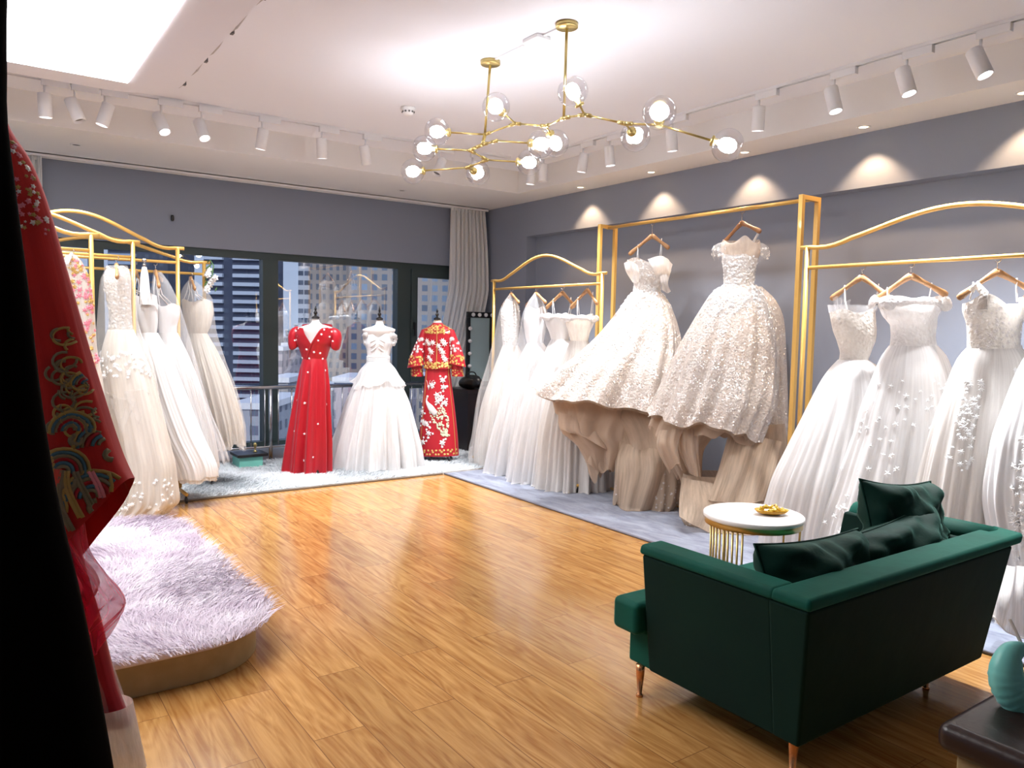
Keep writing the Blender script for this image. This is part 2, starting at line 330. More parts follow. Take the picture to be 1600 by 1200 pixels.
def floor_mat():
    m = bpy.data.materials.new('oak_laminate'); m.use_nodes = True; nt = m.node_tree; b = nt.nodes['Principled BSDF']; L = nt.links.new
    t = N(nt, 'ShaderNodeTexCoord'); mp = N(nt, 'ShaderNodeMapping'); mp.inputs['Rotation'].default_value = (0, 0, PI / 2); L(t.outputs['Object'], mp.inputs[0])
    br = N(nt, 'ShaderNodeTexBrick', i_Scale=1.0); br.offset = .37; br.inputs['Brick Width'].default_value = 1.25; br.inputs['Row Height'].default_value = .19; br.inputs['Mortar Size'].default_value = .0016
    br.inputs['Color1'].default_value = (0, 0, 0, 1); br.inputs['Color2'].default_value = (1, 1, 1, 1); br.inputs['Mortar'].default_value = (.5, .5, .5, 1); L(mp.outputs[0], br.inputs[0])
    wm = N(nt, 'ShaderNodeMapping'); wm.inputs['Scale'].default_value = (2.2, 26, 1); L(mp.outputs[0], wm.inputs[0])
    of = N(nt, 'ShaderNodeVectorMath', operation='MULTIPLY_ADD'); L(br.outputs[0], of.inputs[0]); of.inputs[1].default_value = (17, 31, 5); L(wm.outputs[0], of.inputs[2])
    n1 = N(nt, 'ShaderNodeTexNoise', i_Scale=1.0, i_Detail=6.0, i_Roughness=.6, i_Distortion=1.2); L(of.outputs[0], n1.inputs['Vector'])
    cm = N(nt, 'ShaderNodeMapping'); cm.inputs['Scale'].default_value = (.9, 7, 1); L(mp.outputs[0], cm.inputs[0])
    of2 = N(nt, 'ShaderNodeVectorMath', operation='MULTIPLY_ADD'); L(br.outputs[0], of2.inputs[0]); of2.inputs[1].default_value = (7, 3, 5); L(cm.outputs[0], of2.inputs[2])
    wv = N(nt, 'ShaderNodeTexNoise', i_Scale=1.1, i_Detail=1.0, i_Distortion=.8); L(of2.outputs[0], wv.inputs['Vector'])
    rg = N(nt, 'ShaderNodeMath', operation='MULTIPLY'); L(wv.outputs[0], rg.inputs[0]); rg.inputs[1].default_value = 60.
    sn = N(nt, 'ShaderNodeMath', operation='SINE'); L(rg.outputs[0], sn.inputs[0])
    cr = N(nt, 'ShaderNodeValToRGB'); e = cr.color_ramp.elements; e[0].position = .3; e[0].color = (.31, .135, .034, 1); e[1].position = .7; e[1].color = (.52, .285, .095, 1)
    ad = N(nt, 'ShaderNodeMath', operation='MULTIPLY_ADD'); L(sn.outputs[0], ad.inputs[0]); ad.inputs[1].default_value = .07; L(n1.outputs[0], ad.inputs[2]); L(ad.outputs[0], cr.inputs[0])
    sx = N(nt, 'ShaderNodeSeparateColor'); L(br.outputs[0], sx.inputs[0])
    hv = N(nt, 'ShaderNodeHueSaturation'); vm = N(nt, 'ShaderNodeMapRange'); L(sx.outputs[0], vm.inputs[0]); vm.inputs[3].default_value = .86; vm.inputs[4].default_value = 1.12; L(vm.outputs[0], hv.inputs['Value']); L(cr.outputs[0], hv.inputs['Color'])
    mx = N(nt, 'ShaderNodeMix', data_type='RGBA'); L(br.outputs['Fac'], mx.inputs[0]); L(hv.outputs[0], mx.inputs[6]); mx.inputs[7].default_value = (.20, .09, .03, 1); L(mx.outputs[2], b.inputs['Base Color'])
    b.inputs['Roughness'].default_value = .17; b.inputs['Specular IOR Level'].default_value = .5
    bp = N(nt, 'ShaderNodeBump', i_Strength=.12, i_Distance=.002); L(n1.outputs[0], bp.inputs['Height']); L(bp.outputs[0], b.inputs['Normal'])
    return m

def tower_mat(name, wall, win, fh, ww, fz=.5, fx=.5, alt=None):
    m = bpy.data.materials.new(name); m.use_nodes = True; nt = m.node_tree; b = nt.nodes['Principled BSDF']; L = nt.links.new; b.inputs['Roughness'].default_value = .7
    t = N(nt, 'ShaderNodeTexCoord'); s = N(nt, 'ShaderNodeSeparateXYZ'); L(t.outputs['Object'], s.inputs[0])
    def fr(sock, d, th):
        a = N(nt, 'ShaderNodeMath', operation='DIVIDE'); L(sock, a.inputs[0]); a.inputs[1].default_value = d
        f = N(nt, 'ShaderNodeMath', operation='FRACT'); L(a.outputs[0], f.inputs[0]); g = N(nt, 'ShaderNodeMath', operation='LESS_THAN'); L(f.outputs[0], g.inputs[0]); g.inputs[1].default_value = th; return a, g
    xy = N(nt, 'ShaderNodeMath', operation='ADD'); L(s.outputs['X'], xy.inputs[0]); L(s.outputs['Y'], xy.inputs[1])
    az, gz = fr(s.outputs['Z'], fh, fz); ax, gx = fr(xy.outputs[0], ww, fx)
    mu = N(nt, 'ShaderNodeMath', operation='MULTIPLY'); L(gz.outputs[0], mu.inputs[0]); L(gx.outputs[0], mu.inputs[1])
    fl1 = N(nt, 'ShaderNodeMath', operation='FLOOR'); L(az.outputs[0], fl1.inputs[0]); fl2 = N(nt, 'ShaderNodeMath', operation='FLOOR'); L(ax.outputs[0], fl2.inputs[0])
    cb = N(nt, 'ShaderNodeCombineXYZ'); L(fl1.outputs[0], cb.inputs[0]); L(fl2.outputs[0], cb.inputs[1]); wn = N(nt, 'ShaderNodeTexWhiteNoise'); L(cb.outputs[0], wn.inputs['Vector'])
    wc = N(nt, 'ShaderNodeMix', data_type='RGBA'); L(wn.outputs['Value'], wc.inputs[0]); wc.inputs[6].default_value = (*win, 1); wc.inputs[7].default_value = (*(alt or [x * 1.8 for x in win]), 1)
    mx = N(nt, 'ShaderNodeMix', data_type='RGBA'); L(mu.outputs[0], mx.inputs[0]); mx.inputs[6].default_value = (*wall, 1); L(wc.outputs[2], mx.inputs[7]); L(mx.outputs[2], b.inputs['Base Color']); return m

def rug_mat(name, c1, c2, scale, stretch=(1, 1, 1), c3=None):
    m = bpy.data.materials.new(name); m.use_nodes = True; nt = m.node_tree; b = nt.nodes['Principled BSDF']; L = nt.links.new; b.inputs['Roughness'].default_value = .95; b.inputs['Sheen Weight'].default_value = .4
    t = N(nt, 'ShaderNodeTexCoord'); mp = N(nt, 'ShaderNodeMapping'); mp.inputs['Scale'].default_value = stretch; L(t.outputs['Object'], mp.inputs[0])
    n = N(nt, 'ShaderNodeTexNoise', i_Scale=scale, i_Detail=6.0, i_Roughness=.65, i_Distortion=.6); L(mp.outputs[0], n.inputs['Vector'])
    cr = N(nt, 'ShaderNodeValToRGB'); e = cr.color_ramp.elements; e[0].position = .36; e[0].color = (*c1, 1); e[1].position = .62; e[1].color = (*c2, 1); L(n.outputs[0], cr.inputs[0]); L(cr.outputs[0], b.inputs['Base Color'])
    bp = N(nt, 'ShaderNodeBump', i_Strength=.5, i_Distance=.01); L(n.outputs[0], bp.inputs['Height']); L(bp.outputs[0], b.inputs['Normal']); return m
# ---------- measured outlines, metres in each garment's own axes ----------
G={"N1":{"at":(4.6,2.7294),"bodice":[(-0.0454,1.5962,0.1393,0.0028,0.0975,0.0),(-0.0369,1.5481,0.1373,0.0028,0.0961,0.0),(-0.0256,1.4878,0.1334,0.0027,0.0934,0.0),(-0.0113,1.4073,0.1154,0.0023,0.0808,0.0),(-0.0122,1.3465,0.0952,0.0019,0.0666,0.0),(-0.0252,1.2854,0.0872,0.0018,0.061,0.0)],"skirt":[(-0.0238,1.2976,0.0932,0.0019,0.0653,-0.0),(-0.0053,1.2331,0.1663,0.0034,0.1164,-0.0025),(0.0013,1.1032,0.2456,0.005,0.1719,-0.0074),(-0.0112,0.9402,0.3048,0.0062,0.2134,-0.0136),(-0.0447,0.7356,0.3622,0.0074,0.2536,-0.0214),(-0.0891,0.4891,0.4159,0.0086,0.2911,-0.0307),(-0.1235,0.242,0.4309,0.0089,0.3,-0.0399),(-0.1469,-0.0264,0.4235,0.0088,0.2965,-0.05)],"straps":[(-0.0656,1.7123),(-0.0628,1.5798),(0.0746,1.7312),(0.062,1.5904)],"hanger":[(0.0053,1.8219),(-0.1246,1.6831),(0.1092,1.6878)],"hook":[(0.0,1.9216)]},
"N2":{"at":(4.6,2.4229),"bodice":[(0.0103,1.6719,0.1836,0.0037,0.1285,0.0),(0.0168,1.6263,0.1799,0.0036,0.1259,0.0),(0.0156,1.5805,0.1608,0.0033,0.1126,0.0),(0.0382,1.5198,0.1342,0.0027,0.0939,0.0),(0.0401,1.4547,0.1285,0.0026,0.09,0.0),(0.0464,1.3781,0.1383,0.0028,0.0968,0.0)],"skirt":[(0.0453,1.3973,0.1383,0.0028,0.0968,-0.0),(0.0515,1.3359,0.1844,0.0038,0.1291,-0.0023),(0.0541,1.1668,0.2501,0.0051,0.175,-0.0086),(0.0476,0.9351,0.3199,0.0065,0.2239,-0.0171),(0.0093,0.6245,0.3786,0.0078,0.265,-0.0286),(-0.0548,0.2727,0.4261,0.0088,0.2982,-0.0414),(-0.1037,-0.0806,0.4505,0.0094,0.3,-0.0543),(-0.1232,-0.2382,0.4569,0.0095,0.3,-0.06)],"straps":[(-0.1065,1.7076),(-0.0832,1.6319),(0.1095,1.7424),(0.1174,1.6741)],"hanger":[(0.0059,1.8162),(-0.169,1.6607),(0.1887,1.6984)],"hook":[(0.0,1.9183)]},
"N3":{"at":(4.6,1.9434),"bodice":[(0.0177,1.642,0.182,0.0037,0.1274,0.0),(0.0073,1.6139,0.1734,0.0035,0.1214,0.0),(0.0004,1.5858,0.1612,0.0033,0.1128,0.0),(-0.0003,1.5158,0.1386,0.0028,0.097,0.0),(0.0025,1.4457,0.1335,0.0027,0.0934,0.0),(0.0136,1.3827,0.1407,0.0029,0.0985,0.0)],"skirt":[(0.011,1.3967,0.1424,0.0029,0.0997,-0.0),(0.0115,1.3405,0.1864,0.0038,0.1305,-0.0021),(0.0104,1.1996,0.2359,0.0048,0.1651,-0.0074),(-0.0019,0.9874,0.2857,0.0058,0.2,-0.0153),(-0.0148,0.7035,0.3323,0.0068,0.2326,-0.0258),(-0.0298,0.3825,0.3616,0.0075,0.2531,-0.0376),(-0.0362,0.0239,0.3769,0.0078,0.2638,-0.0508),(-0.04,-0.2283,0.3776,0.0079,0.2643,-0.06)],"straps":[(-0.1271,1.7158),(-0.1389,1.6807),(0.1097,1.7345),(0.1209,1.672)],"hanger":[(-0.0006,1.8156),(-0.2081,1.6654),(0.2239,1.702)],"hook":[(0.0,1.9125)]},
"N4":{"at":(4.6,1.619),"bodice":[(0.0117,1.6501,0.1772,0.0036,0.124,0.0),(0.0023,1.5517,0.1808,0.0037,0.1265,0.0),(0.0028,1.4532,0.1547,0.0031,0.1083,0.0),(0.0075,1.3873,0.1417,0.0029,0.0992,0.0)],"skirt":[(0.0063,1.4038,0.1483,0.003,0.1038,-0.0),(-0.0033,1.305,0.1976,0.004,0.1383,-0.0095),(-0.0127,1.1243,0.2533,0.0052,0.1773,-0.027),(-0.0302,0.8948,0.3038,0.0062,0.2127,-0.0493),(-0.028,0.6339,0.3345,0.0069,0.2341,-0.0748),(0.0021,0.3744,0.3306,0.0068,0.2314,-0.1002),(0.0057,0.1476,0.3334,0.0069,0.2334,-0.1225),(-0.0038,-0.0303,0.3428,0.0072,0.2399,-0.14)],"straps":[(-0.0777,1.7071),(-0.0792,1.6352),(0.1179,1.7241),(0.1176,1.6392)],"hanger":[(0.0075,1.8),(-0.1664,1.6596),(0.199,1.6931)],"hook":[(0.0,1.9037)],"sheets":[("curled_hem","tulle2",0.05,[(-0.3,[(-0.453,0.36),(-0.3784,0.3616),(-0.2851,0.3635)]),(-0.42,[(-0.5445,0.2413),(-0.464,0.2584),(-0.3595,0.276)]),(-0.46,[(-0.5765,0.1691),(-0.4933,0.0879),(-0.3666,0.0752)])])]},
"T1":{"at":(4.95,4.9255),"bodice":[(-0.023,2.0648,0.1926,0.0039,0.12,0.0),(-0.0036,1.9921,0.1757,0.0035,0.12,0.0),(-0.0067,1.9132,0.1475,0.003,0.1033,0.0),(-0.0214,1.8452,0.1192,0.0024,0.0835,0.0),(-0.0306,1.7773,0.1193,0.0024,0.0835,0.0)],"skirt":[(-0.0256,1.8,0.1193,0.0024,0.074,-0.0),(-0.0268,1.7314,0.1814,0.0037,0.1124,-0.0197),(-0.0487,1.6059,0.2569,0.0052,0.1592,-0.0559),(-0.0993,1.4361,0.3481,0.0071,0.2158,-0.1053),(-0.1802,1.2675,0.4411,0.009,0.2735,-0.1546),(-0.2824,1.1002,0.5442,0.0111,0.3374,-0.2039),(-0.4013,0.8231,0.6562,-0.1089,0.4069,-0.25)],"lining":[(-0.232,1.2076,0.4378,0.0089,0.2189,-0.08),(-0.3034,0.9835,0.5504,0.0112,0.2752,-0.1358),(-0.2801,0.6806,0.515,-0.04,0.2575,-0.2)],"tier1":[(-0.3397,0.9874,0.4172,0.0085,0.22,-0.2),(-0.3481,0.7666,0.4275,0.0087,0.22,-0.2296),(-0.3899,0.5679,0.3602,0.0074,0.22,-0.2563),(-0.3356,0.4376,0.2739,0.0056,0.1918,-0.2741),(-0.3443,0.2463,0.1795,0.0037,0.1257,-0.3)],"train":[(-0.1034,0.8293,0.3761,0.0077,0.2,-0.25),(-0.0182,0.517,0.2934,0.006,0.2,-0.3896),(-0.0091,0.2644,0.289,0.0059,0.2,-0.506),(-0.0405,0.0675,0.2749,0.0057,0.1924,-0.5991),(-0.0576,-0.0057,0.2488,-0.0243,0.1742,-0.62)],"straps":[(-0.1075,2.2258),(-0.1069,2.0294),(0.0892,2.2633),(0.0846,2.067)],"hanger":[(0.009,2.2953),(-0.1837,2.129),(0.1543,2.1806)],"hook":[(-0.0002,2.4012)],"bow":[(0.1717,2.0069),(0.1436,1.8373)],"sheets":[("bow_loop","tulle2",0.012,[(-0.13,[(-0.2506,2.038),(-0.1955,2.0557),(-0.1333,2.0239)]),(-0.16,[(-0.236,1.9644),(-0.1806,1.9655),(-0.1193,1.9557)]),(-0.12,[(-0.1716,1.8745),(-0.1435,1.8695),(-0.116,1.8812)])]),("bow_loop","tulle2",0.012,[(-0.14,[(-0.0477,2.0743),(0.0734,2.1042),(0.1702,2.0347)]),(-0.18,[(-0.0077,1.9894),(0.0909,2.0133),(0.1425,1.9596)]),(-0.13,[(0.0375,1.9058),(0.0928,1.918),(0.1368,1.9354)])]),("bow_loop","tulle2",0.012,[(-0.13,[(0.0576,1.9725),(0.1124,1.9957),(0.1628,1.9857)]),(-0.16,[(0.0664,1.8714),(0.1104,1.8833),(0.1329,1.8728)]),(-0.12,[(0.087,1.8188),(0.1328,1.7864),(0.1657,1.8037)])]),("draped_train","nudes",0.07,[(-0.3,[(-0.1503,0.6674),(0.0154,0.6487),(0.2471,0.6313)]),(-0.52,[(-0.3006,0.4552),(-0.0722,0.4814),(0.2261,0.4875)]),(-0.66,[(-0.3348,0.2605),(-0.0905,0.3025),(0.1922,0.2872)]),(-0.72,[(-0.326,0.0466),(-0.1934,-0.0455),(0.1754,0.1043)])]),("ruffled_flounce","nude",0.04,[(-0.34,[(-0.8039,0.7469),(-0.6225,0.7067),(-0.4297,0.6556)]),(-0.4,[(-0.7935,0.6229),(-0.6249,0.6045),(-0.3673,0.5114)]),(-0.42,[(-0.7399,0.5939),(-0.5874,0.5534),(-0.3345,0.4167)])]),("ruffled_flounce","nude",0.03,[(-0.34,[(-0.5807,0.5754),(-0.4536,0.5339),(-0.3048,0.5038)]),(-0.38,[(-0.5674,0.3503),(-0.452,0.3197),(-0.3268,0.3332)]),(-0.38,[(-0.545,0.3288),(-0.4225,0.243),(-0.3589,0.3105)])])]},
"T2":{"at":(4.95,3.9597),"illusion":[(0.0094,2.1826,0.1401,0.0028,0.098,0.0),(0.009,2.1331,0.1527,0.0031,0.1069,0.0),(0.0115,2.0736,0.1478,0.003,0.1034,0.0),(0.0106,2.0338,0.1353,0.0027,0.0947,0.0)],"bodice":[(0.009,2.0735,0.1453,0.0029,0.1017,0.0),(0.0048,1.9939,0.1329,0.0027,0.093,0.0),(0.003,1.9142,0.1179,0.0024,0.0826,0.0),(0.0076,1.8045,0.1181,0.0024,0.0827,0.0)],"skirt":[(0.0093,1.8245,0.1256,0.0025,0.0754,-0.0),(-0.0063,1.7738,0.1907,0.0039,0.1144,-0.009),(-0.0099,1.6782,0.2581,0.0052,0.1548,-0.0261),(-0.034,1.5275,0.3248,0.0066,0.1949,-0.0531),(-0.081,1.3276,0.3884,0.0079,0.233,-0.0891),(-0.1379,1.1043,0.4315,0.0088,0.2589,-0.1296),(-0.1991,0.9071,0.4596,0.0094,0.2757,-0.1656),(-0.2746,0.7331,0.4334,-0.0857,0.26,-0.18)],"backskirt":[(0.0851,1.816,0.1005,0.002,0.0703,0.0),(0.1462,1.7074,0.156,0.0032,0.1092,0.0038),(0.1846,1.5576,0.1867,0.0038,0.1307,0.009),(0.2112,1.2546,0.1979,0.004,0.1385,0.0193),(0.2329,0.9483,0.204,0.0042,0.1428,0.0297),(0.2654,0.587,0.1924,0.0039,0.1347,0.0417),(0.2868,0.3366,0.1752,0.0036,0.1227,0.05)],"lining":[(-0.1599,1.2501,0.3005,0.0061,0.1352,-0.06),(-0.2072,0.952,0.3936,0.008,0.1771,-0.1136),(-0.2718,0.6507,0.4185,-0.0364,0.1883,-0.16)],"tier1":[(-0.3351,0.9393,0.2538,0.0052,0.16,0.0),(-0.3353,0.6804,0.2198,0.0045,0.1539,0.024),(-0.3725,0.5226,0.1643,0.0034,0.115,0.0384),(-0.3074,0.2859,0.093,0.0019,0.0651,0.06)],"leg":[(0.2093,0.746,0.2061,0.0042,0.1442,0.0),(0.2054,0.5404,0.2397,0.0049,0.1678,0.0),(0.1888,0.3337,0.2863,0.0059,0.2,0.0),(0.158,0.0944,0.3392,-0.0138,0.2,0.0)],"train":[(-0.1902,0.3448,0.2062,0.0042,0.1443,-0.1),(-0.1284,0.2163,0.3167,0.0065,0.22,-0.2071),(-0.1084,0.0918,0.365,0.0075,0.22,-0.3143),(-0.0432,-0.0871,0.2633,-0.0237,0.1843,-0.45)],"straps":[(-0.0972,2.2201),(-0.0994,2.1507),(0.097,2.2438),(0.0953,2.1645)],"hanger":[(0.0091,2.3112),(-0.0898,2.1608),(0.1078,2.2242)],"hook":[(-0.0,2.4096)],"sheets":[("draped_train","nudes",0.06,[(-0.18,[(-0.0711,0.7025),(0.1282,0.6667),(0.3381,0.6212)]),(-0.34,[(-0.1826,0.4394),(0.016,0.424),(0.234,0.4089)]),(-0.46,[(-0.2913,0.2193),(-0.082,0.2044),(0.1349,0.2329)])]),("draped_train","nudes",0.07,[(-0.3,[(-0.4506,0.3479),(-0.2354,0.3228),(0.0098,0.2786)]),(-0.46,[(-0.4995,0.2054),(-0.2231,0.1727),(0.1109,0.1314)]),(-0.6,[(-0.5314,0.1237),(-0.2906,0.0062),(0.1235,-0.1269)])]),("ruffled_flounce","nude",0.04,[(-0.28,[(-0.6341,0.7042),(-0.5373,0.716),(-0.4502,0.7276)]),(-0.34,[(-0.6604,0.5757),(-0.5654,0.6165),(-0.4966,0.5791)]),(-0.34,[(-0.5572,0.3829),(-0.5121,0.4716),(-0.4616,0.4093)])]),("ruffled_flounce","nude",0.04,[(-0.26,[(-0.4951,0.7437),(-0.4067,0.7259),(-0.3186,0.7178)]),(-0.3,[(-0.4878,0.573),(-0.4095,0.555),(-0.3323,0.5664)]),(-0.3,[(-0.4034,0.3883),(-0.354,0.3696),(-0.3097,0.3558)])])]},
"F1":{"at":(4.6,6.5611),"veil":[(0.0084,1.8098,0.0199,0.0004,0.0139,0.0),(-0.0034,1.7371,0.0663,0.0013,0.0464,0.0),(-0.014,1.6049,0.1128,0.0023,0.0789,0.0),(-0.0167,1.4062,0.1462,0.003,0.1023,0.0),(-0.0147,1.1402,0.2098,0.0043,0.1469,0.0),(-0.0368,0.7385,0.2941,0.006,0.2059,0.0),(-0.049,0.334,0.3287,0.0067,0.2301,0.0),(-0.0623,0.1577,0.346,0.0071,0.2422,0.0),(-0.0581,-0.0597,0.3333,0.0069,0.2333,0.0)],"bodice":[(0.0032,1.7372,0.0596,0.0012,0.0417,0.0),(-0.0074,1.605,0.0995,0.002,0.0696,0.0),(-0.0034,1.4064,0.0864,0.0018,0.0605,0.0),(-0.0001,1.2404,0.0732,0.0015,0.0512,0.0)],"skirt":[(0.0026,1.2737,0.0832,0.0017,0.0582,0.0),(0.0246,1.0076,0.2001,0.0041,0.14,0.0),(0.006,0.6049,0.2945,0.006,0.2061,0.0),(-0.006,0.1995,0.3291,0.0068,0.2304,0.0),(-0.0023,0.0095,0.3297,0.0068,0.2308,0.0)],"hanger":[(0.0017,1.8097),(-0.0952,1.6825),(0.0832,1.7125)],"hook":[(0.0,1.8952)]},
"F2":{"at":(4.6,6.1325),"veil":[(0.0086,1.8117,0.019,0.0004,0.0133,0.0),(-0.0022,1.7296,0.0697,0.0014,0.0488,0.0),(-0.0026,1.6033,0.1237,0.0025,0.0866,0.0),(-0.0015,1.4134,0.1525,0.0031,0.1067,0.0),(-0.0021,1.159,0.2102,0.0043,0.1471,0.0),(-0.0255,0.7748,0.294,0.006,0.2058,0.0),(-0.0477,0.3231,0.3659,0.0075,0.2561,0.0)],"bodice":[(-0.0005,1.6539,0.0951,0.0019,0.0666,0.0),(0.002,1.5401,0.1206,0.0024,0.0844,0.0),(-0.0015,1.4134,0.1017,0.0021,0.0712,0.0),(0.0014,1.2864,0.0763,0.0016,0.0534,0.0)],"skirt":[(0.0008,1.3118,0.0827,0.0017,0.0579,-0.0),(0.0246,1.0961,0.2101,0.0043,0.1471,-0.0064),(0.006,0.7768,0.3126,0.0064,0.2188,-0.0157),(-0.0227,0.3278,0.3901,0.008,0.2731,-0.0288),(-0.0401,-0.0586,0.4294,0.0088,0.28,-0.04)],"hanger":[(0.0024,1.8053),(-0.0962,1.6772),(0.0934,1.7063)],"hook":[(0.0,1.9121)]},
"F3":{"at":(4.6,5.7399),"bodice":[(-0.0343,1.5889,0.1215,0.0025,0.0851,0.0),(-0.0203,1.5164,0.1216,0.0025,0.0851,0.0),(-0.0058,1.4196,0.0974,0.002,0.0682,0.0),(0.0026,1.3285,0.0792,0.0016,0.0554,0.0)],"skirt":[(0.0018,1.3589,0.0853,0.0017,0.0597,-0.0),(-0.0018,1.2373,0.1462,0.003,0.1023,-0.0087),(0.0044,0.9335,0.2924,0.006,0.2047,-0.0304),(-0.0004,0.5687,0.3898,0.008,0.2729,-0.0565),(-0.0124,0.2645,0.4325,0.0089,0.3,-0.0783),(-0.0367,-0.04,0.4508,0.0093,0.3,-0.1)],"straps":[(-0.0674,1.7032),(-0.0586,1.5884),(0.0902,1.7124),(0.0813,1.5852)],"hanger":[(0.0151,1.8014),(-0.1331,1.6535),(0.1279,1.6648)],"hook":[(0.0067,1.8977)]},
"F4":{"at":(4.6,5.3872),"bodice":[(-0.0434,1.5761,0.1401,0.0028,0.0981,0.0),(-0.0416,1.5062,0.1286,0.0026,0.09,0.0),(-0.0452,1.4245,0.0994,0.002,0.0696,0.0),(-0.0425,1.3193,0.0761,0.0015,0.0533,0.0)],"skirt":[(-0.0434,1.3544,0.0819,0.0017,0.0574,-0.0),(-0.0344,1.1911,0.1521,0.0031,0.1065,-0.0139),(-0.0452,0.841,0.2748,0.0056,0.1924,-0.0436),(-0.0607,0.433,0.333,0.0068,0.2331,-0.0783),(-0.0639,0.1422,0.3474,0.0071,0.2432,-0.1031),(-0.0688,-0.0555,0.3619,0.0075,0.2533,-0.12)],"straps":[(-0.0585,1.7036),(-0.0549,1.57),(0.0643,1.6945),(0.0622,1.5607)],"hanger":[(0.0201,1.8154),(-0.1213,1.6501),(0.0996,1.6836)],"hook":[(0.012,1.9021)]},
"L1":{"at":(0.9095,6.4),"bodice":[(0.0036,1.8331,0.0807,0.0016,0.0565,0.0),(0.0044,1.7388,0.0975,0.002,0.0682,0.0),(0.014,1.5972,0.0857,0.0017,0.06,0.0),(0.0236,1.455,0.0787,0.0016,0.0551,0.0),(0.0244,1.3598,0.0908,0.0018,0.0635,0.0)],"skirt":[(0.0326,1.3838,0.0928,0.0019,0.065,-0.02),(0.048,1.2419,0.1403,0.0029,0.0982,-0.0361),(0.0924,1.03,0.1899,0.0039,0.1329,-0.0601),(0.1447,0.7955,0.2038,0.0042,0.1426,-0.0869),(0.2017,0.5618,0.2129,0.0044,0.149,-0.1136),(0.2491,0.3288,0.2219,0.0046,0.1554,-0.1404),(0.252,0.1423,0.2452,0.0051,0.1716,-0.1618),(0.1883,0.0258,0.2501,0.0482,0.1751,-0.18)],"overlay":[(0.004,1.8566,0.0712,0.0014,0.0499,-0.0),(0.0049,1.7385,0.1188,0.0024,0.0831,-0.0056),(0.0118,1.4545,0.1427,0.0029,0.0999,-0.0189),(0.0861,1.0761,0.1953,0.004,0.1367,-0.0367),(0.136,0.7914,0.1956,0.004,0.1369,-0.05)],"hanger":[(-0.0007,1.8613),(-0.0836,1.737),(0.0927,1.7595)],"hook":[(0.0002,1.913)]},
"L2":{"at":(1.0959,6.67),"bodice":[(0.0469,1.6496,0.0956,0.0019,0.0669,0.0),(0.0507,1.5595,0.1007,0.002,0.0705,0.0),(0.0641,1.4343,0.0858,0.0017,0.06,0.0),(0.0677,1.3337,0.0707,0.0014,0.0495,0.0)],"skirt":[(0.0706,1.3589,0.0783,0.0016,0.0548,-0.0),(0.1226,1.1582,0.1366,0.0028,0.0956,-0.0036),(0.2124,0.8559,0.1674,0.0034,0.1172,-0.0089),(0.3231,0.5524,0.178,0.0036,0.1246,-0.0142),(0.4395,0.2988,0.1733,0.0036,0.1213,-0.0187),(0.4546,0.222,0.1683,0.0035,0.1178,-0.02)],"straps":[(-0.0376,1.7178),(-0.0337,1.6429),(0.033,1.7342),(0.0922,1.6505)],"hanger":[(-0.0157,1.838),(-0.0673,1.7472),(0.0327,1.7093)],"hook":[(-0.0145,1.9176)]},
"L3":{"at":(1.2586,6.67),"bodice":[(0.0522,1.575,0.0972,0.002,0.068,0.0),(0.0565,1.5038,0.0921,0.0019,0.0645,0.0),(0.0528,1.4119,0.0743,0.0015,0.052,0.0),(0.057,1.3353,0.0692,0.0014,0.0485,0.0)],"skirt":[(0.0573,1.3608,0.0743,0.0015,0.052,0.0),(0.1158,1.1567,0.1081,0.0022,0.0756,0.0077),(0.1953,0.8475,0.1345,0.0027,0.0942,0.0192),(0.2705,0.5348,0.1352,0.0028,0.0947,0.0308),(0.3062,0.2816,0.1358,0.0028,0.0951,0.04)],"overlay":[(-0.0211,1.8424,0.0306,0.0006,0.0214,0.0),(0.007,1.7419,0.0715,0.0014,0.05,0.0027),(0.0424,1.5139,0.123,0.0025,0.0861,0.0088),(0.1112,1.1562,0.1495,0.003,0.1046,0.0182),(0.2005,0.7426,0.166,0.0034,0.1162,0.029),(0.293,0.4293,0.1929,0.004,0.135,0.037),(0.3169,0.3135,0.1984,0.0041,0.1389,0.04)],"straps":[(-0.0422,1.7863),(-0.0245,1.5735),(0.059,1.7174),(0.1085,1.5761)],"hanger":[(-0.0363,1.8471),(-0.0626,1.7859),(0.0692,1.7176)],"hook":[(0.0001,1.9085)]},
"L4":{"at":(1.6026,7.2),"bodice":[(0.0564,1.6324,0.1324,0.0027,0.0927,0.0),(0.067,1.554,0.1325,0.0027,0.0928,0.0),(0.0688,1.4417,0.1129,0.0023,0.079,0.0),(0.0565,1.3287,0.0791,0.0016,0.0554,0.0)],"skirt":[(0.0567,1.3569,0.0848,0.0017,0.0593,0.0),(0.1005,1.1884,0.1359,0.0028,0.0951,0.0),(0.1832,0.9064,0.176,0.0036,0.1232,0.0),(0.255,0.6225,0.1822,0.0037,0.1275,0.0),(0.3075,0.371,0.157,0.0032,0.1099,0.0)],"overlay":[(0.0104,1.8272,0.0169,0.0003,0.0118,0.0),(0.0265,1.7493,0.09,0.0018,0.063,0.0),(0.0536,1.6379,0.1408,0.0029,0.0986,0.0),(0.0742,1.4136,0.1412,0.0029,0.0988,0.0),(0.134,1.1325,0.1586,0.0032,0.111,0.0),(0.2164,0.7931,0.1989,0.0041,0.1393,0.0),(0.2717,0.5655,0.1994,0.0041,0.1396,0.0),(0.3274,0.3599,0.1542,0.0032,0.1079,0.0)],"straps":[(-0.0409,1.7591),(-0.0535,1.6245),(0.038,1.7719),(0.0479,1.6322),(0.1051,1.7229),(0.1718,1.6291)],"hanger":[(0.0049,1.8382),(-0.0748,1.7472),(0.1108,1.7342)],"hook":[(0.0056,1.9107)]},
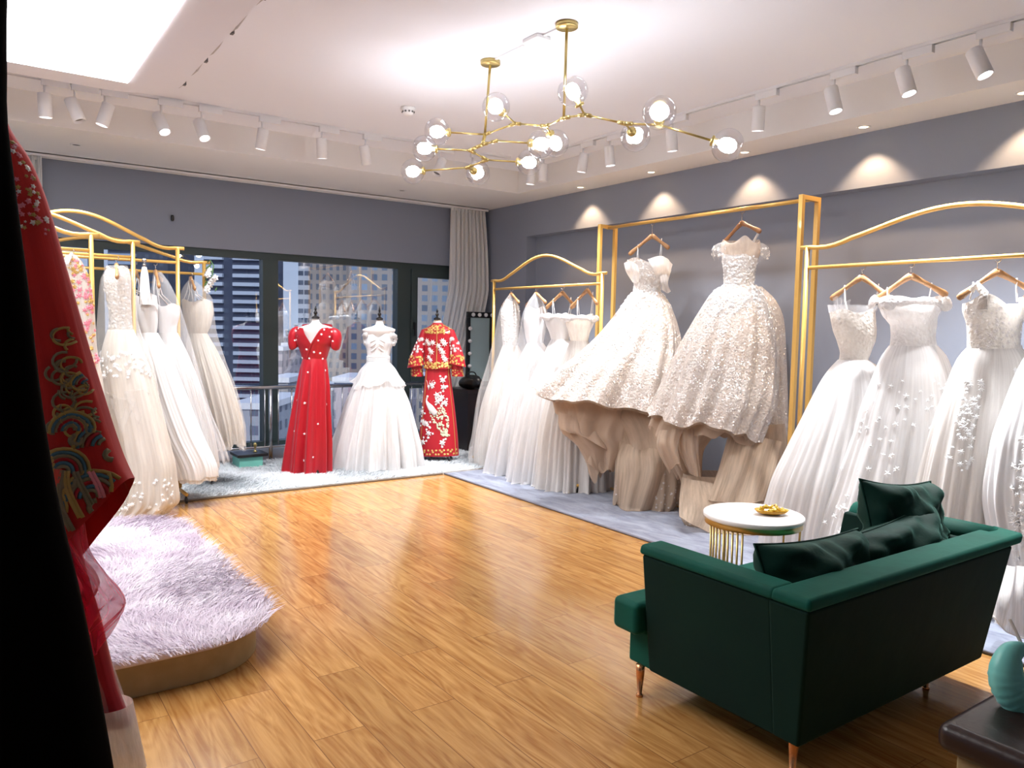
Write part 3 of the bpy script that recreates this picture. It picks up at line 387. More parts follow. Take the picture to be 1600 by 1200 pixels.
"L0":{"at":(0.5908,6.1),"bodice":[(-0.004,1.894,0.0307,0.0006,0.0215,0.0),(0.0037,1.8419,0.0659,0.0013,0.0461,0.0),(0.0274,1.7116,0.0924,0.0019,0.0647,0.0),(0.0503,1.5369,0.0926,0.0019,0.0648,0.0),(0.0671,1.2729,0.0885,0.0018,0.062,0.0),(0.0974,1.0073,0.0977,0.002,0.0684,0.0),(0.147,0.5604,0.0939,0.0019,0.0657,0.0)],"hanger":[(0.0004,1.894),(-0.0624,1.8319),(0.0691,1.8171)],"hook":[(0.0012,1.9332)]},
"L5":{"at":(1.1359,6.55),"bodice":[(-0.0135,1.869,0.0173,0.0003,0.0121,0.0),(-0.012,1.8051,0.0298,0.0006,0.0208,0.0),(-0.0108,1.7065,0.0372,0.0008,0.0261,0.0),(-0.0052,1.5782,0.0497,0.001,0.0348,0.0)],"hook":[(-0.0136,2.0406)]},
"M1":{"at":(2.6799,7.14),"body":[(0.0404,1.5124,0.0245,0.0005,0.0152,0.0),(0.0405,1.4637,0.0428,0.0009,0.0266,0.0),(0.0406,1.4149,0.1653,0.0034,0.1025,0.0),(0.0316,1.3108,0.1685,0.0034,0.1045,0.0),(0.0287,1.2189,0.141,0.0029,0.0874,0.0),(0.0351,1.1147,0.1044,0.0021,0.0647,0.0),(0.0292,0.9732,0.1414,0.0029,0.0877,0.0),(0.0294,0.8808,0.1415,0.0029,0.0877,0.0)],"bodice":[(0.0376,1.4148,0.1806,0.0037,0.1192,0.0),(0.0315,1.3597,0.1868,0.0038,0.1233,0.0),(0.0317,1.2863,0.1747,0.0035,0.1153,0.0),(0.0318,1.2128,0.1441,0.0029,0.0951,0.0),(0.032,1.1147,0.1136,0.0023,0.0749,0.0)],"skirt":[(0.032,1.127,0.1135,0.0023,0.0795,0.0),(0.0291,1.0532,0.129,0.0026,0.0903,0.0),(0.0232,0.8806,0.1538,0.0031,0.1077,0.0),(0.0052,0.6329,0.1788,0.0037,0.1252,0.0),(-0.016,0.3217,0.2072,0.0042,0.1451,0.0),(-0.0404,0.0085,0.2265,0.0047,0.1585,0.0)],"sleeveL":[(-0.1369,1.4174),(-0.1797,1.3432),(-0.1798,1.2453)],"sleeveR":[(0.2059,1.4121),(0.2551,1.3459),(0.2433,1.2478)],"cap":[(0.0404,1.5124),(0.0402,1.6159)],"foot":[(-0.0124,0.009)],"fl_b":[(-0.0925,1.4122),(0.1447,1.4017),(0.1219,1.3585),(-0.1154,1.3078),(0.0945,1.3014),(-0.0157,1.218),(0.0503,1.1918),(0.1024,1.1821),(-0.0647,1.1357),(0.0044,1.131),(0.1194,1.1287)],"fl_s":[(-0.0093,0.9986),(0.1459,1.014),(-0.1259,0.7309),(-0.0381,0.7064),(0.1592,0.6903),(-0.1259,0.7293),(0.098,0.5061),(-0.1335,0.4376),(-0.0424,0.413),(-0.039,0.1604),(0.0554,0.1905)]},
"M2":{"at":(3.3832,7.14),"body":[(0.0071,1.5161,0.0258,0.0005,0.016,0.0),(0.0076,1.4582,0.0452,0.0009,0.028,0.0),(0.0015,1.413,0.1679,0.0034,0.1041,0.0),(0.0054,1.3293,0.1389,0.0028,0.0861,0.0),(-0.0001,1.2,0.1067,0.0022,0.0662,0.0),(0.0009,1.0835,0.1069,0.0022,0.0662,0.0),(-0.0012,0.9277,0.1362,0.0028,0.0844,0.0)],"bodice":[(0.0117,1.3488,0.1324,0.0027,0.0874,0.0),(0.0057,1.2841,0.1454,0.003,0.096,0.0),(-0.0001,1.2,0.1197,0.0024,0.079,0.0),(-0.0027,1.1223,0.1101,0.0022,0.0726,0.0),(-0.0023,1.0705,0.1101,0.0022,0.0727,0.0)],"skirt":[(-0.0024,1.0899,0.1101,0.0022,0.0826,0.0),(-0.0019,1.0186,0.1685,0.0034,0.1264,0.0),(-0.0071,0.8626,0.2401,0.0049,0.1801,0.0),(-0.0024,0.6671,0.3218,0.0066,0.2413,0.0),(-0.0069,0.4052,0.3942,0.0081,0.2957,0.0),(-0.0086,0.2079,0.4439,0.0091,0.3329,0.0),(-0.0101,-0.0231,0.4743,0.0098,0.3557,0.0)],"overlay":[(-0.0024,1.0834,0.1166,0.0024,0.0909,0.0),(-0.0018,1.0056,0.1815,0.0037,0.1415,0.0),(0.0054,0.9148,0.227,0.0046,0.1771,0.0),(-0.0006,0.8562,0.2726,0.0056,0.2126,0.0)],"cap":[(0.0071,1.5161),(0.0062,1.6381)],"foot":[(-0.0001,-0.0427)]},
"M3":{"at":(4.1026,7.14),"body":[(-0.0375,1.5253,0.0306,0.0006,0.019,0.0),(-0.0368,1.4711,0.0578,0.0012,0.0358,0.0),(-0.0257,1.4035,0.1564,0.0032,0.097,0.0),(-0.0305,1.2539,0.1226,0.0025,0.076,0.0),(-0.0273,1.0154,0.1092,0.0022,0.0677,0.0),(-0.0259,0.9128,0.1229,0.0025,0.0762,0.0)],"bodice":[(-0.0372,1.4982,0.0442,0.0009,0.0274,0.0),(-0.0333,1.4644,0.0816,0.0017,0.0506,0.0),(-0.0361,1.4169,0.1598,0.0032,0.0991,0.0),(-0.028,1.322,0.1531,0.0031,0.0949,0.0),(-0.0262,1.1859,0.1465,0.003,0.0908,0.0),(-0.0238,1.0086,0.1535,0.0031,0.0952,0.0)],"skirt":[(-0.0274,1.0222,0.1296,0.0026,0.0648,0.0),(-0.0216,0.8444,0.1469,0.003,0.0735,0.0),(-0.0145,0.5698,0.1781,0.0036,0.089,0.0),(-0.0099,0.2245,0.213,0.0044,0.1065,0.0),(-0.0114,0.0789,0.2236,0.0046,0.1118,0.0)],"sleeveL":[(-0.1753,1.4005),(-0.2276,1.2159),(-0.2664,1.031)],"sleeveR":[(0.1103,1.4063),(0.1607,1.2238),(0.1905,1.0539)],"cuffL":[(-0.2526,1.0244),(-0.2446,0.922)],"cuffR":[(0.1772,1.0332),(0.1856,0.9308)],"cap":[(-0.041,1.532),(-0.0492,1.6333)],"foot":[(0.0134,0.0307)],"fl_s":[(-0.0779,0.8347),(0.0325,0.8883),(0.042,0.8149),(-0.0252,0.7329),(0.0264,0.7082),(0.0615,0.6487),(-0.0158,0.6644),(-0.177,0.5492),(-0.1672,0.446),(-0.1056,0.3264),(-0.1646,0.23),(0.0417,0.2256),(-0.1327,0.4295)],"peacock":[(-0.1227,0.7257),(-0.1356,0.6671),(-0.092,0.6026),(-0.0311,0.5264),(0.0302,0.4328),(0.075,0.2955)],"trim":[(-0.1802,0.0997),(-0.1495,0.1246),(-0.1183,0.101),(-0.0873,0.1016),(-0.0567,0.1265),(-0.0254,0.1029),(0.0055,0.1035),(0.0361,0.1284),(0.0674,0.1048),(0.0984,0.1054),(0.129,0.1303),(0.1603,0.1067),(0.1912,0.1073),(-0.1463,0.142),(-0.105,0.1429),(-0.0638,0.1437),(-0.0225,0.1446),(0.0187,0.1454),(0.06,0.1463),(0.1012,0.1471),(0.1425,0.1479),(0.1837,0.1488)],"fl_b":[(-0.135,1.3028),(0.0267,1.3061),(-0.1084,1.2183),(0.0109,1.2122),(-0.1158,1.133),(0.0375,1.1361),(-0.0752,1.287),(-0.0152,1.2542)],"gold":[(-0.1447,1.3977),(-0.114,1.395),(-0.0834,1.3922),(-0.0527,1.3894),(-0.0222,1.3934),(0.0084,1.3974),(0.0389,1.4014),(-0.1195,1.422),(-0.0855,1.4227),(-0.0515,1.4234),(-0.0175,1.4241),(0.0165,1.4247),(-0.1657,1.0296),(-0.1333,1.0303),(-0.1009,1.0309),(-0.0685,1.0316),(-0.0361,1.0323),(-0.0037,1.0329),(0.0287,1.0336),(0.0611,1.0342),(0.0936,1.0349),(-0.1576,1.0673),(-0.1201,1.0681),(-0.0826,1.0689),(-0.0451,1.0696),(-0.0076,1.0704),(0.0299,1.0712),(0.0674,1.0719),(0.1049,1.0727)]},
"R0":{"at":(0.1545,1.7819),"robe":[(-0.1523,1.8837,0.0364,0.0007,0.0255,0.0),(-0.1469,1.8347,0.0434,0.0009,0.0304,0.0),(-0.12,1.7611,0.06,0.0012,0.042,0.0),(-0.102,1.6993,0.0671,0.0013,0.047,0.0),(-0.0761,1.5744,0.0777,0.0016,0.0544,0.0),(-0.0466,1.448,0.0852,0.0017,0.0597,0.0),(-0.0193,1.3202,0.0967,0.002,0.0677,0.0),(0.0042,1.2168,0.1036,0.0021,0.0725,0.0),(0.0232,1.132,0.1118,0.0023,0.0783,0.0)],"hem":[(0.1351,1.1357),(-0.0011,0.9633)],"ruffle":[(-0.0056,1.0589,0.0522,0.0011,0.0365,0.0),(0.006,0.9928,0.0524,0.0011,0.0366,0.0),(0.0309,0.9265,0.0656,0.0014,0.0459,0.0),(0.0535,0.8733,0.0763,0.0016,0.0534,0.0),(0.0386,0.8122,0.0363,0.0008,0.0254,0.0)],"tail":[(-0.0382,1.0582,0.0457,0.0009,0.032,0.0),(-0.0145,0.9523,0.0459,0.001,0.0321,0.0),(0.0156,0.8185,0.0528,0.0011,0.0369,0.0),(0.0399,0.7102,0.053,0.0011,0.0371,0.0),(0.068,0.6148,0.0566,0.0012,0.0396,0.0)],"white":[(0.0156,0.8185,0.0396,0.0008,0.0277,0.0),(0.0455,0.724,0.045,0.0009,0.0315,0.0),(0.0698,0.6038,0.0586,0.0012,0.041,0.0)],"beige":[(0.0621,0.6559,0.0631,0.0013,0.0442,0.0),(0.0804,0.5182,0.0709,0.0015,0.0496,0.0)]},
"B0":{"at":(0.0648,1.2962),"robe":[(-0.0893,1.9375,0.0722,0.0014,0.0505,0.0),(-0.0942,1.8003,0.0724,0.0014,0.0507,0.0),(-0.0915,1.7309,0.0687,0.0014,0.0481,0.0),(-0.084,1.6256,0.071,0.0014,0.0497,0.0),(-0.075,1.4918,0.0757,0.0015,0.053,0.0),(-0.0668,1.3557,0.0796,0.0016,0.0557,0.0),(-0.0594,1.1983,0.0925,0.0019,0.0647,0.0),(-0.0456,1.0283,0.1122,0.0023,0.0785,0.0),(-0.0304,0.7857,0.1357,0.0029,0.095,0.0),(-0.0146,0.4845,0.162,0.0035,0.1,0.0)]}}
ND={'J1': (2.773, 4.289, 2.704), 'J2': (2.849, 4.054, 2.739), 'J3': (2.882, 3.78, 2.674), 'J4': (2.792, 3.497, 2.648), 'J5': (2.809, 3.337, 2.636), 'J6': (2.887, 3.091, 2.551), 'J7': (2.938, 2.892, 2.514), 'J8': (2.759, 4.293, 2.638), 'J9': (2.778, 4.157, 2.64), 'J10': (2.69, 4.338, 2.599), 'J11': (2.836, 4.355, 2.561), 'J12': (2.777, 4.516, 2.528)}
GL=[('J2', (2.61, 3.919, 2.769)), ('J5', (2.727, 3.343, 2.747)), ('J7', (2.851, 2.808, 2.542)), ('J7', (3.167, 2.634, 2.398)), ('J6', (3.072, 3.204, 2.535)), ('J9', (2.884, 3.831, 2.578)), ('J3', (2.989, 3.82, 2.595)), ('J1', (2.444, 4.335, 2.677)), ('J10', (2.449, 4.509, 2.605)), ('J12', (2.527, 4.814, 2.515)), ('J12', (2.949, 4.641, 2.535)), ('J11', (3.004, 4.11, 2.528))]
# =====================================================================  the room
WL, WR, WB, WF = -1.7, 5.25, 8.1, -1.6      # left, right, back, front
CZ, SZ = 3.12, 2.89                          # ceiling, soffit
struct('floor', MB().box((WL, WF, -.12), (5.7, 8.4, 0)), floor_mat())
struct('ceiling', MB().box((WL, WF, CZ), (5.7, 8.4, CZ + .1)), M['ceiling'])
struct('trim_1', MB().box((4.83, WF, SZ), (5.7, 8.4, CZ)), M['soffit'])
struct('trim_2', MB().box((WL, 6.8, SZ), (4.83, 8.4, CZ)), M['soffit'])
X0, X1, Z0, Z1 = -.5, 4.97, .13, 2.19
w = MB(); w.box((WL, WB, Z1), (5.7, 8.4, SZ)); w.box((WL, WB, 0), (5.7, 8.4, Z0)); w.box((WL, WB, Z0), (X0, 8.4, Z1)); w.box((X1, WB, Z0), (5.7, 8.4, Z1)); struct('wall_back', w, M['wall'])
w = MB(); w.box((WR, WF, 2.505), (5.7, WB, SZ)); w.box((5.39, WF, 0), (5.7, 7.2, 2.505)); w.box((WR, 7.2, 0), (5.7, WB, 2.505)); struct('wall_right', w, M['wall'])
struct('wall_left', MB().box((WL - .1, WF, 0), (WL, 8.4, CZ)), M['wall'])
struct('wall_front', MB().box((WL, WF - .1, 0), (5.7, WF, CZ)), M['wall'])
struct('baseboard_right', MB().box((5.375, WF, 0), (5.39, 7.2, .08)), M['soffit'])
# luminous panel in its dropped, round-cornered surround
def rounded(x0, y0, x1, y1, r, k=8):
    o = []
    for cx, cy, a in ((x1 - r, y1 - r, 0), (x0 + r, y1 - r, 90), (x0 + r, y0 + r, 180), (x1 - r, y0 + r, 270)):
        for i in range(k + 1):
            q = math.radians(a + 90 * i / k); o.append((cx + r * math.cos(q), cy + r * math.sin(q)))
    return o
def slab(mb, pts, z0, z1):
    n = len(pts); mb.add([(x, y, z0) for x, y in pts] + [(x, y, z1) for x, y in pts], [tuple(reversed(range(n))), tuple(range(n, 2 * n))] + [(i, (i + 1) % n, n + (i + 1) % n, n + i) for i in range(n)])
    return mb
pl = empty('ceiling_light_panel', (.1, 3.4, 2.97), 0, 'huge glowing rectangular light panel in a rounded dropped ceiling surround', 'ceiling light')
slab(MB(), [(x - .1, y - 3.4) for x, y in rounded(-1.35, 2.2, 1.165, 5.82, .4)], 0, .15).build('surround', M['ceiling'], pl, smooth=False)
slab(MB(), [(x - .1, y - 3.4) for x, y in ((-1.05, 2.5), (.87, 2.5), (.87, 5.55), (-1.05, 5.55))], -.008, .0).build('diffuser', M['panel'], pl, smooth=False)
R = random.Random(3)
path = [(1.17, 5.38 - i * .12, 2.985 + .012 * math.sin(i * 1.7)) for i in range(18)]
path = [(.4 + .772 * 1, 5.42, 2.985)] + path
arcp = [(.765 + .407 * math.cos(a), 5.42 + .407 * math.sin(a), 2.985) for a in [PI / 2 - i * PI / 16 for i in range(9)]]
cb = empty('led_strip_cable', (1.17, 5.4, 2.98), 0, 'thin grey cable clipped along the edge of the dropped ceiling panel', 'cable')
c_ = MB().tube([(x - 1.17, y - 5.4, z - 2.98) for x, y, z in [(-.2, 5.83, 2.985)] + arcp + path[1:]], .009, 6); c_.build('wire', mat('grey_cable', (.45, .43, .42), .6), cb)
for i in range(4):
    MB().box((-.0, -.02 - i * .55, -.008), (.016, .012 - i * .55, .018)).build('clip', M['dark'], cb, smooth=False)

# window: one long dark frame, three panes in view
wf = empty('window_1', ((X0 + X1) / 2, 8.2, Z0)); tag(wf, kind='structure')
ox, oy, oz = wf.location
def wb(x0, z0, x1, z1, y0=8.14, y1=8.26): return (x0 - ox, y0 - oy, z0 - oz), (x1 - ox, y1 - oy, z1 - oz)
fr = MB(); fr.box(*wb(X0, Z1 - .07, X1, Z1)); fr.box(*wb(X0, Z0, X1, Z0 + .07)); fr.box(*wb(X0, Z0, X0 + .07, Z1)); fr.box(*wb(X1 - .07, Z0, X1, Z1))
fr.build('window_frame', M['frame'], wf, smooth=False)
for a, b in ((2.53, 2.69), (4.09, 4.26), (.93, 1.05)): MB().box(*wb(a, Z0 + .07, b, Z1 - .07, 8.132, 8.262)).build('mullion', M['frame'], wf, smooth=False)
sf = MB(); a, b = 4.26, 4.9
for x0, z0, x1, z1 in ((a, Z1 - .16, b, Z1 - .07), (a, .72, b, .86), (a, .86, a + .08, Z1 - .16), (b - .08, .86, b, Z1 - .16)): sf.box(*wb(x0, z0, x1, z1, 8.11, 8.2))
sash = sf.build('sash', M['frame'], wf, smooth=False)
h = MB().box((4.285 - ox, 8.08 - oy, 1.42 - oz), (4.305 - ox, 8.11 - oy, 1.50 - oz)); h.box((4.285 - ox, 8.065 - oy, 1.34 - oz), (4.305 - ox, 8.085 - oy, 1.5 - oz)); h.build('window_handle', M['blackp'], wf, smooth=False)
for x0, x1 in ((X0 + .07, .93), (1.05, 2.53), (2.69, 4.09)):
    MB().box(*wb(x0, Z0 + .07, x1, Z1 - .07, 8.197, 8.203)).build('pane', M['glass'], wf, smooth=False)
MB().box(*wb(4.33, .86, 4.83, Z1 - .15, 8.15, 8.156)).build('pane', M['glass'], wf, smooth=False)
MB().box(*wb(4.26, Z0 + .07, 4.9, .72, 8.197, 8.203)).build('pane', M['glass'], wf, smooth=False)

# railing in front of the window
rl = empty('window_railing', (2.2, 8.02, 0), 0, 'brushed steel safety railing in front of the window', 'railing')
t = MB().tube([(-2.6, 0, .785), (2.55, 0, .785)], .022, 12); t.build('top_rail', M['steel'], rl)
MB().tube([(-2.6, 0, .16), (2.55, 0, .16)], .012, 8).build('bottom_rail', M['steel'], rl)
for x in (-2.4, -1.0, .37, 1.7, 2.5): MB().tube([(x, 0, .0), (x, 0, .79)], .019, 10).lathe([(.035, 0), (.035, .006)], (x, 0, 0)).build('post', M['steel'], rl)
for i in range(36):
    x = -2.55 + i * .143
    MB().tube([(x, 0, .16), (x, 0, .785)], .007, 6).build('baluster', M['steel'], rl)

# curtain track and the two curtains
MB_ = MB().box((WL + .2, 7.93, SZ - .03), (5.2, 7.95, SZ)); MB_.box((WL + .2, 8.0, SZ - .03), (5.2, 8.02, SZ)); MB_.box((WL + .2, 7.93, SZ - .008), (5.2, 8.02, SZ))
tag(MB_.build('curtain_track', M['whitep'], smooth=False), 'long white double curtain track fixed under the ceiling above the window wall', 'curtain track')
def curtain(x0, x1, label, drape):
    root = empty('curtain', ((x0 + x1) / 2, 7.97, SZ - .03), 0, label, 'curtain')
    mb = MB(); n, mm = 220, 46; mb.uv = []
    for j in range(mm + 1):
        u = j / mm
        for i in range(n + 1):
            s = i / n; a, b, z = drape(u); x = a + (b - a) * s
            fold = math.sin(s * 2 * PI * 9 + .5 * math.sin(u * 4)) * (.028 + .006 * math.sin(u * 7)) + .012 * math.sin(s * 2 * PI * 23 + 1)
            mb.v.append((x - root.location.x, fold - .05 * math.sin(PI * min(1, u * 1.05)), z - root.location.z)); mb.uv.append((s, u))
    for j in range(mm):
        for i in range(n): q = j * (n + 1) + i; mb.f.append((q, q + n + 1, q + n + 2, q + 1))
    mb.build('curtain_cloth', M['curtain'], root)
    hd = MB()
    for i in range(int((x1 - x0) / .05)): hd.box((x0 + i * .05 - root.location.x, -.012, -.03), (x0 + i * .05 + .022 - root.location.x, .012, .012))
    hd.build('curtain_header', M['curtain'], root, smooth=False); return root
def drR(u):
    z = 2.86 - u * 2.3
    a = 4.70 + .02 * u - .42 * max(0, u - .38) ** 1.4 * 1.6 - (.05 if u > .5 else .1 * u); b = 5.16 + .05 * math.sin(u * PI) - .28 * max(0, u - .42) * 1.7
    return a, b, z
curtain(4.7, 5.17, 'pale grey pleated curtain gathered in the right corner of the window wall', drR)
curtain(.05, .56, 'pale curtain hanging at the left end of the window wall', lambda u: (.05, .56, 2.86 - u * 2.8))
wh = MB().ball((1.643, 8.09, 2.452), .03, 12, (.55 / 1, .5, 1.3)); wh.v = [(x + 1.643 * .45, y + 8.09 * .5, z - 2.452 * .3) for x, y, z in [(p[0], p[1], p[2]) for p in wh.v]]
wh = MB(); wh.lathe([(.001, -.03), (.012, -.027), (.016, -.012), (.016, .012), (.012, .027), (.001, .03)], (1.643, 8.088, 2.452), 12)
tag(wh.build('wall_hole_cover', M['blackp']), 'small black oval fitting high on the grey wall above the window', 'wall fitting')

# =====================================================================  ceiling fittings
ORD = ['first', 'second', 'third', 'fourth', 'fifth', 'sixth', 'seventh', 'eighth', 'ninth', 'tenth']
def track(name, a, b, label):
    a, b = Vector(a), Vector(b); d = (b - a).normalized(); s = d.cross(UP)
    root = empty(name, tuple(a), 0, label, 'light track'); mb = MB()
    for o in (-.016, .016): mb.hexa([tuple(p - a) for p in (a + s * (o - .004) - UP * .02, b + s * (o - .004) - UP * .02, b + s * (o + .004) - UP * .02, a + s * (o + .004) - UP * .02)], [tuple(p - a) for p in (a + s * (o - .004), b + s * (o - .004), b + s * (o + .004), a + s * (o + .004))])
    mb.build('rail', M['white'], root, smooth=False)
    ch = MB(); ch.hexa([tuple(p - a) for p in (a - s * .011 - UP * .012, b - s * .011 - UP * .012, b + s * .011 - UP * .012, a + s * .011 - UP * .012)], [tuple(p - a) for p in (a - s * .011, b - s * .011, b + s * .011, a + s * .011)])
    ch.build('channel', M['dark'], root, smooth=False)
track('ceiling_track', (.25, 6.36, CZ), (4.35, 6.28, CZ), 'white lighting track running along the ceiling parallel to the window wall')
track('ceiling_track', (4.5, .2, CZ), (4.5, 6.3, CZ), 'white lighting track running along the ceiling parallel to the right wall')
def head(x, y, d, aim, lit, label, power, zc=2.92, group=None, side=1):
    root = empty('track_spotlight', (x, y, CZ - .02), 0, label, 'spotlight', group); d = Vector(d).normalized(); s = d.cross(UP)
    mb = MB(); lo = [d * .0 - s * .018, d * .17 - s * .018, d * .17 + s * .018, d * 0 + s * .018]; off = d * (-.02 if side > 0 else -.15)
    mb.hexa([tuple(p + off - UP * .045) for p in lo], [tuple(p + off) for p in lo]); mb.build('adapter_box', M['white'], root, smooth=False, bevel=.002)
    MB().tube([(0, 0, -.045), (0, 0, -.11)], .008, 8).build('stem', M['white'], root)
    a = Vector(aim).normalized(); c = Vector((0, 0, zc - CZ + .02))
    hd = MB(); hd.lathe([(.012, -.085), (.041, -.083), (.043, -.078), (.043, .078), (.040, .08), (.037, .079), (.037, .06)], tuple(c), 28, tuple(a)); hdo = hd.build('lamp_head', M['white'], root)
    MB().lathe([(.001, .061), (.0365, .061)], tuple(c), 24, tuple(a), cap=False).build('lamp_face', M['lit'] if lit else M['dark'], hdo)
    if lit:
        tip = root.location + c + a * .085
        o = lamp('SPOT', 'spot_beam', tuple(tip), power * SPOT_W / 42, (.95, .97, 1), target=tuple(tip + a), spot_size=math.radians(92), spot_blend=1.0, shadow_soft_size=.035)
        o.parent = root; o.matrix_parent_inverse = Matrix.Translation(-root.location)
    return root
BT = [(.47, (.05, .05, -1), 1), (.652, (.35, -.2, -1), 0), (.84, (-.3, .05, -1), 1), (1.214, (.25, -.55, -1), 1), (1.5, (.2, -.5, -1), 1), (1.958, (-.1, .16, -1), 1), (2.454, (.1, .12, -1), 1), (2.847, (.25, .14, -1), 1), (3.578, (-.5, -.1, -1), 0), (3.933, (-.45, .1, -1), 0)]
for i, (x, a, l) in enumerate(BT):
    head(x, 6.33 - x * .01, (1, 0, 0), a, l, '%s white track spotlight from the left on the track along the window side%s' % (ORD[i], ', glowing' if l else ''), 24 if i < 3 else (26 if i == 7 else 34), group='spotlights on the track beside the window wall')
RT = [(6.12, (-.05, .1, -1), 60), (5.93, (.0, .0, -1), 0), (5.35, (-.06, .15, -1), 62), (5.0, (.12, -.05, -1), 12), (4.288, (.14, .0, -1), 16), (3.485, (.1, .1, -1), 14), (2.919, (.0, -.28, -1), 74), (2.458, (.0, -.33, -1), 70), (2.056, (.02, -.45, -1), 60)]
for i, (y, a, l) in enumerate(RT):
    head(4.5, y, (0, 1, 0), a, l, '%s white track spotlight from the window end on the track along the right wall' % ORD[i], l, zc=2.93, group='spotlights on the right wall track', side=-1)
def downlight(x, y, label, warm=True):
    root = empty('downlight', (x, y, SZ), 0, label, 'downlight', 'recessed downlights in the soffit')
    MB().lathe([(.030, -.001), (.032, -.005), (.045, -.004), (.046, 0)], (0, 0, 0), 24, cap=False).build('ring', M['whitep'], root)
    MB().lathe([(.001, -.002), (.031, -.002)], (0, 0, 0), 20, (0, 0, 1), cap=False).build('lamp_face', M['warm'] if warm else M['dark'], root)
    if warm:
        o = lamp('SPOT', 'downlight_beam', (0, 0, -.012), DOWN_W, (1, .66, .38), spot_size=math.radians(96), spot_blend=.5, shadow_soft_size=.02); o.parent = root
for y, s in ((6.08, 'farthest'), (5.09, 'second farthest'), (4.06, 'middle'), (3.06, 'second nearest'), (2.07, 'nearest')):
    downlight(5.09, y, '%s of the warm recessed downlights above the right wall' % s)
downlight(.764, 7.38, 'unlit recessed ring fitting in the soffit near the left curtain', False)
downlight(3.8, 7.48, 'unlit recessed ring fitting in the soffit behind the chandelier', False)
sm = empty('smoke_detector', (2.79, 5.4, CZ), 0, 'round white smoke detector on the ceiling left of the chandelier', 'smoke detector')
MB().lathe([(.055, 0), (.055, -.02), (.045, -.024), (.042, -.045), (.03, -.058), (.001, -.06)], k=24).build('housing', M['whitep'], sm)
v_ = MB(); [v_.box((.042 * math.cos(a) - .006, .042 * math.sin(a) - .006, -.042), (.042 * math.cos(a) + .006, .042 * math.sin(a) + .006, -.03)) for a in [i * PI / 5 for i in range(10)]]; v_.build('vent_slots', M['dark'], sm, smooth=False)

# =====================================================================  chandelier
ch = empty('chandelier', (2.715, 3.8, CZ), 0, 'branching brass chandelier with twelve clear glass globes on two ceiling rods', 'chandelier')
c0 = ch.location
Q = {k: Vector(v) - c0 for k, v in ND.items()}
for y, j in ((3.394, 'J4'), (4.15, 'J1')):
    p = Vector((2.715, y, CZ)) - c0
    MB().lathe([(.001, 0), (.062, 0), (.062, -.022), (.058, -.026), (.001, -.026)], tuple(p), 32).build('canopy', M['brass'], ch)
    MB().tube([tuple(p), tuple(Q[j])], .008, 10).build('rod', M['brass'], ch)
for a, b in (('J1', 'J2'), ('J2', 'J3'), ('J3', 'J4'), ('J4', 'J5'), ('J5', 'J6'), ('J6', 'J7'), ('J1', 'J8'), ('J8', 'J9'), ('J8', 'J10'), ('J10', 'J11'), ('J11', 'J12')):
    MB().tube([tuple(Q[a]), tuple(Q[b])], .006, 8).build('arm', M['brass'], ch)
for k, q in Q.items():
    if k == 'J7': continue
    nb = [Q[b] for a, b in (('J1', 'J2'), ('J2', 'J3'), ('J3', 'J4'), ('J4', 'J5'), ('J5', 'J6'), ('J6', 'J7'), ('J1', 'J8'), ('J8', 'J9'), ('J8', 'J10'), ('J10', 'J11'), ('J11', 'J12')) if a == k] + [Q[a] for a, b in (('J1', 'J2'), ('J2', 'J3'), ('J3', 'J4'), ('J4', 'J5'), ('J5', 'J6'), ('J1', 'J8'), ('J8', 'J9'), ('J8', 'J10'), ('J10', 'J11'), ('J11', 'J12')) if b == k]
    mb = MB().ball(tuple(q), .013, 12)
    for t_ in nb: mb.tube([tuple(q), tuple(q + (t_ - q).normalized() * .045)], .0115, 8)
    mb.build('joint', M['brass'], ch)
GR = .084
for j, g in GL:
    g = Vector(g) - c0; d = (g - Q[j]); L_ = d.length; d.normalize(); sock = g - d * (GR * .92)
    if (sock - Q[j]).dot(d) > .01: MB().tube([tuple(Q[j]), tuple(sock)], .006, 8).build('arm', M['brass'], ch)
    # slightly squashed globe, cut open at the far side
    prof = [(max(.012, GR * math.sin(a)), -GR * math.cos(a) * .95) for a in [math.radians(12 + i * (138) / 22) for i in range(23)]]
    gm = MB().lathe(prof, tuple(g), 32, tuple(d), cap=False)
    go = gm.build('glass_globe', M['globe'], ch)
    MB().lathe([(.006, -.012), (.027, -.008), (.027, .004), (.016, .008), (.016, .04), (.001, .041)], tuple(sock), 20, tuple(d)).build('socket', M['brass'], go)
    MB().lathe([(.001, -.048), (.022, -.045), (.033, -.03), (.038, -.005), (.035, .018), (.022, .036), (.001, .042)], tuple(g + d * .004), 16, tuple(d)).build('bulb', M['bulb'], go)
cc = empty('ceiling_conduit', (2.715, 3.8, CZ), 0, 'white surface cable duct with a square junction box between the chandelier rods', 'cable duct')
MB().box((-.008, -.0, -.01), (.008, .34, 0)).box((-.008, -.34, -.01), (.008, -.16, 0)).build('duct', M['whitep'], cc, smooth=False)
MB().box((-.05, -.20, -.022), (.05, -.06, 0)).build('junction_box', M['whitep'], cc, smooth=False, bevel=.004)

